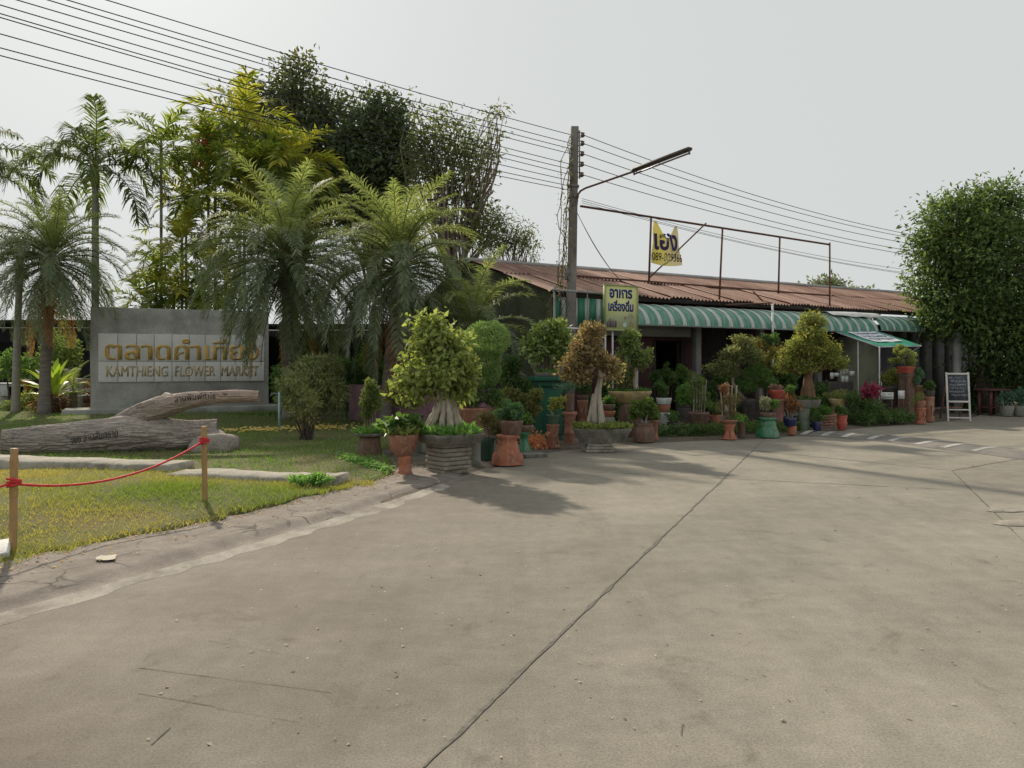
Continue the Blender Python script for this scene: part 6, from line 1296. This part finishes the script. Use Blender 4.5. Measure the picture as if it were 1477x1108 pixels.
for k in range(6): part(SB, 'chalk_writing', scribble(lambda a_, b_: sbp(-.37 + .08 * (k % 2) + (.58 + .07 * (k % 3)) * a_, .87 - k * .072 + .045 * b_, -.0025), 7 + k % 3, .012, 20 + k), CHALK, local=True).parent = chk
for u in (-.42, .42): m = MB(); m.tube([(u * W_, H_ * .62, 0), (u * W_, H_ * tl * .95, H_ * .93)], .02, 4); part(SB, 'rear_leg', m, plain('pink_wood', (.36, .16, .13), .7), local=True)
m = MB(); m.tube([(-.42 * W_, H_ * .45, .35), (.42 * W_, H_ * .45, .35)], .016, 4); part(SB, 'rear_rail', m, bpy.data.materials['pink_wood'], local=True)
# red-brown table with plants under the tree
d = dpx(598); x = (1431 - 738) / FPX * d; s = d / FPX; TB = thing('wooden_table', 'dark red-brown wooden table in the shade under the tree', 'table', (x, d, 0), .3); RW = grungy('red_wood', (.11, .045, .04), (.17, .075, .065), 6, .7, .3)
m = MB(); m.box((0, 0, .80), (.85, .6, .05)); bevel(part(TB, 'table_top', m, RW, local=True), .006)
for a_ in (-.3, .3):
    for b_ in (-.2, .2): m = MB(); m.box((a_, b_, .39), (.07, .07, .77)); part(TB, 'leg', m, RW, local=True)
m = MB(); m.box((0, 0, .25), (.64, .46, .03)); part(TB, 'shelf', m, RW, local=True)
bush('dark_bush', 'dark drooping shrubs in deep shade beyond the wooden table', 1400, dpx(594), [(1385, 560, 18, 26), (1405, 545, 22, 30), (1400, 580, 22, 14)], 4200, .11, BG2, .35, hang=.4)
bush('dark_bush', 'dark bank of shrubs behind the red-brown table', 1462, dpx(592), [(1440, 545, 22, 28), (1468, 555, 26, 30), (1490, 560, 30, 34)], 5200, .11, BG2, .35, hang=.4)
for k, px in enumerate((1452, 1470)):
    potted('potted_shrub', ['grey pot of pale leaves beside the red-brown table', 'grey pot with rounded bluish leaves at the edge of the road'][k], px, dpx(600), [(9, 585), (9.5, 587), (7, 600)], GREYPOT, leaves=[dict(e=[(px, 573, 12, 12)], n=700, L=.08, c=BLG)])
m = MB(); x, d = (1379 - 738) / FPX * 24.3, 24.3; m.box((x, d, 1.3), (.2, .2, 2.6)); solo('white_pillar', m, POSTC, 'pale square pillar half hidden by the hanging tree foliage', 'pillar')
# ground ivy under the pots
def cover(label, pts, n, L, c, hmax, name='ground_ivy'):
    P = np.array([Gp(*p) for p in pts]); k = rng.integers(0, len(P) - 1, n); f = rng.random((n, 1)); Q = P[k] * (1 - f) + P[k + 1] * f; off = np.abs(rng.normal(size=n)) * .5
    Q = Q + BN[:2] * off[:, None] + rng.normal(size=(n, 2)) * .05; m = MB(); V = np.c_[Q, .03 + rng.random(n) * hmax]
    add_leaves(m, V, rng.normal(size=(n, 3)) * [1, 1, .4] + [0, -.3, .2], rng.normal(size=(n, 3)) * .4 + [0, -.3, .8], L * (.6 + .8 * rng.random(n)), np.full(n, L * .6), palette(n, c)); return tag(struct(name, m, LEAF, kind='stuff'), label, 'ground cover')
cover('dark green ground ivy between the pots at the road edge', [(948, 633), (1000, 631), (1040, 630), (1090, 628), (1130, 626), (1165, 622)], 3600, .07, BG2 + MG, .24)
cover('dark green ground ivy below the notices', [(1220, 614), (1260, 612), (1310, 610)], 1300, .07, BG2, .2)
cover('green weeds around the clay stand by the lawn', [(505, 672), (540, 680), (565, 690)], 1500, .06, GC_, .10)

# ------------------------------------------------------------------ garden background
NET = grungy('dark_shade_net', (.055, .06, .064), (.085, .09, .094), 3, .9, .3)
def shed(label, x0, x1, y, h, depth, mat, posts):
    T = thing('shade_shed', label, 'shed', ((x0 + x1) / 2, y, 0)); m = MB(); m.box(((x0 + x1) / 2, y + depth, h / 2), (x1 - x0, .06, h)); part(T, 'rear_net', m, mat)
    for xx in (x0, x1): m = MB(); m.box((xx, y + depth / 2, h / 2), (.06, depth, h)); part(T, 'side_net', m, mat)
    m = MB(); m.box(((x0 + x1) / 2, y + depth / 2, h + .05), (x1 - x0 + .5, depth + .5, .06)); part(T, 'roof', m, mat)
    for k in range(posts): m = MB(); xx = x0 + (x1 - x0) * k / (posts - 1); m.box((xx, y, h / 2), (.1, .1, h)); part(T, 'post', m, POSTC)
    return T
shed('open dark shade-net shed beyond the date palms on the lawn', -27, -14.6, 31, 3.3, 5, NET, 6)
shed('dark shade-net shed behind the date palms, beside the market building', -10.2, -1.2, 26.5, 2.9, 3, NET, 5)
MAUVE = grungy('mauve_paint', (.20, .11, .14), (.28, .15, .19), 2.5, .85, .3, dirt=(.13, .10, .10), dirtsc=2.2)
def lowwall(label, a_, b_, h, th, mat, name='garden_wall'):
    a_, b_ = np.array(a_), np.array(b_); L = np.linalg.norm(b_ - a_); m = MB(); m.box((*((a_ + b_) / 2), h / 2), (L, th, h), rz=math.atan2(*(b_ - a_)[::-1])); return bevel(solo(name, m, mat, label, 'wall'), .01)
lowwall('low mauve-pink painted wall behind the potted fig', (-4.3, 20.4), (-.4, 16.8), 1.05, .15, MAUVE)
lowwall('low pale concrete ledge on the far side of the lawn', (-27, 27.3), (-17.5, 27.8), .45, .3, grungy('pale_ledge', (.5, .47, .4), (.62, .58, .5), 3, .9, .4), 'concrete_ledge')
m = MB(); x, y = (108 - 738) / FPX * 26.2, 26.2; m.box((x, y, .55), (.38, .3, 1.1)); bevel(solo('white_post', m, grungy('mint_post', (.42, .47, .40), (.52, .57, .50), 3, .8, .3), 'square pale mint concrete post between fern and sign wall', 'post'), .015)
BWT = thing('brick_wall', 'low wall of red brick bands with pale mortar beside the mint post', 'wall', ((112 - 738) / FPX * 26.8, 26.8, 0)); x = (112 - 738) / FPX * 26.8
for k in range(5):
    m = MB(); m.box((x, 26.8, .11 + k * .215), (2.0, .2, .19)); part(BWT, 'brick_course', m, BRK)
    m = MB(); m.box((x, 26.8, .215 + k * .215), (2.02, .215, .028)); part(BWT, 'mortar_band', m, KERBM)
for k, (px, py, w_, h_, c_, lab) in enumerate(((6, 549, .75, .42, WHITEPOT, 'white lidded box standing on the pale ledge'), (22, 553, .6, .35, WHITEPOT, 'white bundle lying on the pale ledge beside the box'), (31, 535, .36, .55, plain('ochre', (.42, .24, .05), .7), 'ochre yellow box behind the date palm trunk'), (80, 540, 1.1, .5, grungy('tan_crate', (.42, .33, .24), (.52, .42, .31), 5, .8, .3), 'tan crate behind the bird nest fern'))):
    c0 = Wp(px, py, 27.2); m = MB(); m.box((c0[0], c0[1] + .2, h_ / 2), (w_, .4, h_)); m.box((c0[0], c0[1] + .2, h_ + .02), (w_ + .06, .46, .05)); m.V = [v + np.array([0, 0, .45]) for v in m.V]
    if k > 1: m.box((c0[0], c0[1] + .2, .22), (w_ * .9, .36, .46))
    bevel(solo('storage_box', m, c_, lab, 'box'), .02)
# bird nest fern: broad upright strap leaves, each a part
x, y = Gp(76, 595, .1); BF = thing('bird_nest_fern', 'bird nest fern with broad bright upright leaves at the palm foot', 'fern', (x, y, .08)); nst = 9
def strap(L, W_, a0, bend):
    m = MB(); s_ = np.linspace(0, 1, nst); ang = a0 - bend * s_ ** 1.4; px_ = np.cumsum(np.cos(ang)) * L / nst; pz_ = np.cumsum(np.sin(ang)) * L / nst; w = W_ * np.sin(np.pi * (.08 + .90 * s_) ** .85); V = []
    for i_ in range(nst): V += [[px_[i_], -w[i_] / 2, pz_[i_] + .06 * w[i_]], [px_[i_], 0, pz_[i_] - .05 * w[i_]], [px_[i_], w[i_] / 2, pz_[i_] + .06 * w[i_]]]
    i = np.arange(nst - 1)[:, None] * 3; j = np.arange(2)[None]; m.add(V, np.stack([i + j, i + j + 1, i + j + 4, i + j + 3], -1).reshape(-1, 4), palette(1, [(.16, .24, .035), (.22, .28, .05)])[0]); me = m.data('fern_leaf', True); me.materials.append(WAXY); return me
fl = [strap(1.25, .26, R(82), R(30)), strap(1.2, .24, R(65), R(40)), strap(1.2, .22, R(45), R(45)), strap(1.0, .2, R(25), R(40))]
for k in range(26):
    o = link('fern_leaf', fl[min(3, k // 7)], None, BF, (0, 0, .45)); o.rotation_euler = (0, 0, k * 2.4); q = random.uniform(.85, 1.15); o.scale = (q, q, q)
m = MB(); crown(m, [(np.array([x, y, .32]), np.array([.45, .45, .32]))], 420, .3, .2, [(.10, .06, .035), (.07, .05, .03)], hang=.8, inner=.5); part(BF, 'dead_skirt', m, LEAF); m = MB(); m.tube([[x, y, 0], [x, y, .5]], [.2, .16], 10, lump=.15); part(BF, 'root_mass', m, DARKBARK)
# cycad-like arching leaves to the right of the fern
palm('cycad', 'low spiky cycad with arching leaves against the end of the sign wall', (105 - 738) / FPX * 24.6, 24.6, .75, DATE, [2, 4, 5, 4, 2], .14, .45, (0, 0), cat='cycad', rotseed=31)
# shrubs on the lawn
x, y = Gp(452, 602, .1)
bush('round_bush', 'rounded bush of narrow drooping leaves with pale tips beside the standpipe', 450, 18.3, [(452, 546, 50, 34), (430, 562, 30, 26), (478, 560, 28, 26), (455, 522, 30, 14), (448, 580, 34, 16)], 7800, .15, [(.07, .11, .04), (.10, .14, .055), (.16, .18, .08), (.22, .23, .12)], .2, stems=26, hang=.45, inner=.5)
bush('twiggy_bush', 'sparse twiggy shrub with thin bare stems on the lawn by the leaf litter', 442, dpx(634, .1), [(442, 570, 24, 26), (436, 600, 18, 16), (450, 596, 16, 14)], 650, .10, OL, .22, stems=34, inner=.2, hang=.3)
bush('low_weeds', 'clump of low yellowish weeds in front of the fallen log', 170, 13.6, [(160, 648, 22, 7), (190, 650, 16, 6), (140, 650, 12, 4)], 520, .07, [(.2, .2, .08), (.12, .15, .05)], .45, 'weeds', 10)
bush('low_weeds', 'bright green weeds growing over the end of the stone slab', 445, dpx(700, .1), [(440, 692, 26, 6), (462, 690, 18, 5)], 700, .05, GC_, .5, 'weeds', 10)
for px, d, e, lab, n, c in ((20, 24.5, [(25, 585, 22, 12), (40, 575, 14, 14)], 'scrubby low plants around the bare pale palm trunk', 900, OL + MG), (505, 22, [(505, 560, 24, 26), (525, 545, 20, 24), (500, 535, 16, 20)], 'shadowy evergreen bush behind the date palm trunks', 2600, BG2), (600, 21.5, [(600, 560, 30, 26), (640, 545, 30, 30), (570, 545, 20, 24)], 'shadowy evergreen bush behind the mauve wall', 3600, BG2), (735, 16.4, [(738, 545, 16, 22), (750, 560, 18, 18), (742, 525, 12, 14)], 'dark large-leaved bush left of the green plinth', 1500, BG2), (745, 15.2, [(748, 578, 14, 12), (735, 570, 10, 10)], 'olive shrub in front of the mauve wall', 900, OL), (290, 26.5, [(250, 425, 40, 16), (310, 430, 40, 18), (230, 440, 30, 14)], 'low palms and scrub showing above the sign wall', 2600, MG + YG), (700, 21, [(700, 470, 34, 40), (655, 480, 30, 40), (735, 480, 24, 34)], 'dark foliage below the young date palm', 5200, BG2)):
    bush('dark_bush' if 'shad' in lab or 'dark' in lab else 'shrub', lab, px, d, e, n, .11, c, .35, hang=.25)
for px, d, e, lab, n, c in ((15, 27.0, [(10, 530, 22, 26), (40, 525, 20, 24)], 'mid green bush in front of the open shade shed', 1500, MG), (85, 28.5, [(75, 500, 24, 40), (105, 510, 18, 34)], 'tall green bush between the date palm and the sign wall', 2600, MG + OL), (410, 24.0, [(405, 545, 16, 34), (425, 530, 20, 36)], 'green bush at the end of the sign wall', 2200, MG), (520, 24.0, [(490, 540, 26, 34), (530, 530, 26, 40), (560, 545, 22, 32)], 'loose green bush under the two hanging date palms', 4200, MG)):
    bush('shrub', lab, px, d, e, n, .13, c, .35, hang=.25)
# standpipe
x, y = Gp(402, 622, .1); SPp = thing('standpipe', 'thin pale blue plastic water pipe with a tap on the lawn', 'pipe', (x, y, .05)); PB_ = plain('blue_pvc', (.26, .42, .46), .5); hp = Wp(402, 566, y)[2]
m = MB(); m.tube([[x, y, .05], [x, y, hp]], .024, 8); part(SPp, 'riser', m, PB_, True); m = MB(); m.tube([[x, y, hp - .03], [x - .16, y, hp - .03], [x - .19, y, hp - .09]], .02, 8); part(SPp, 'tap', m, STEEL, True); m = MB(); m.tube([[x, y, .05], [x, y, .16]], .032, 8); part(SPp, 'coupling', m, BLUEGL, True)

# litter on the road: dry leaves and grit nobody could count
n = 420; y = 3 + 13 * rng.random(n) ** 1.2; x = rng.uniform(-.4, .75, n) * y - .3; re_ = np.interp(y, ROAD_E[:150, 1], ROAD_E[:150, 0]); ok = x > re_ + .1; x, y = x[ok], y[ok]; n = len(x)
m = MB(); add_leaves(m, np.stack([x, y, np.full(n, .006)], 1), rng.normal(size=(n, 3)) * [1, 1, .12], np.tile([0, 0, 1.], (n, 1)) + rng.normal(size=(n, 3)) * .2, .012 + .03 * rng.random(n) ** 3, .008 + .014 * rng.random(n), palette(n, [(.22, .17, .1), (.3, .26, .19), (.1, .075, .05), (.45, .42, .36)])); tag(struct('road_litter', m, attr_mat('litter', .8), kind='stuff'), 'specks of dry leaf and grit scattered over the concrete road', 'litter')
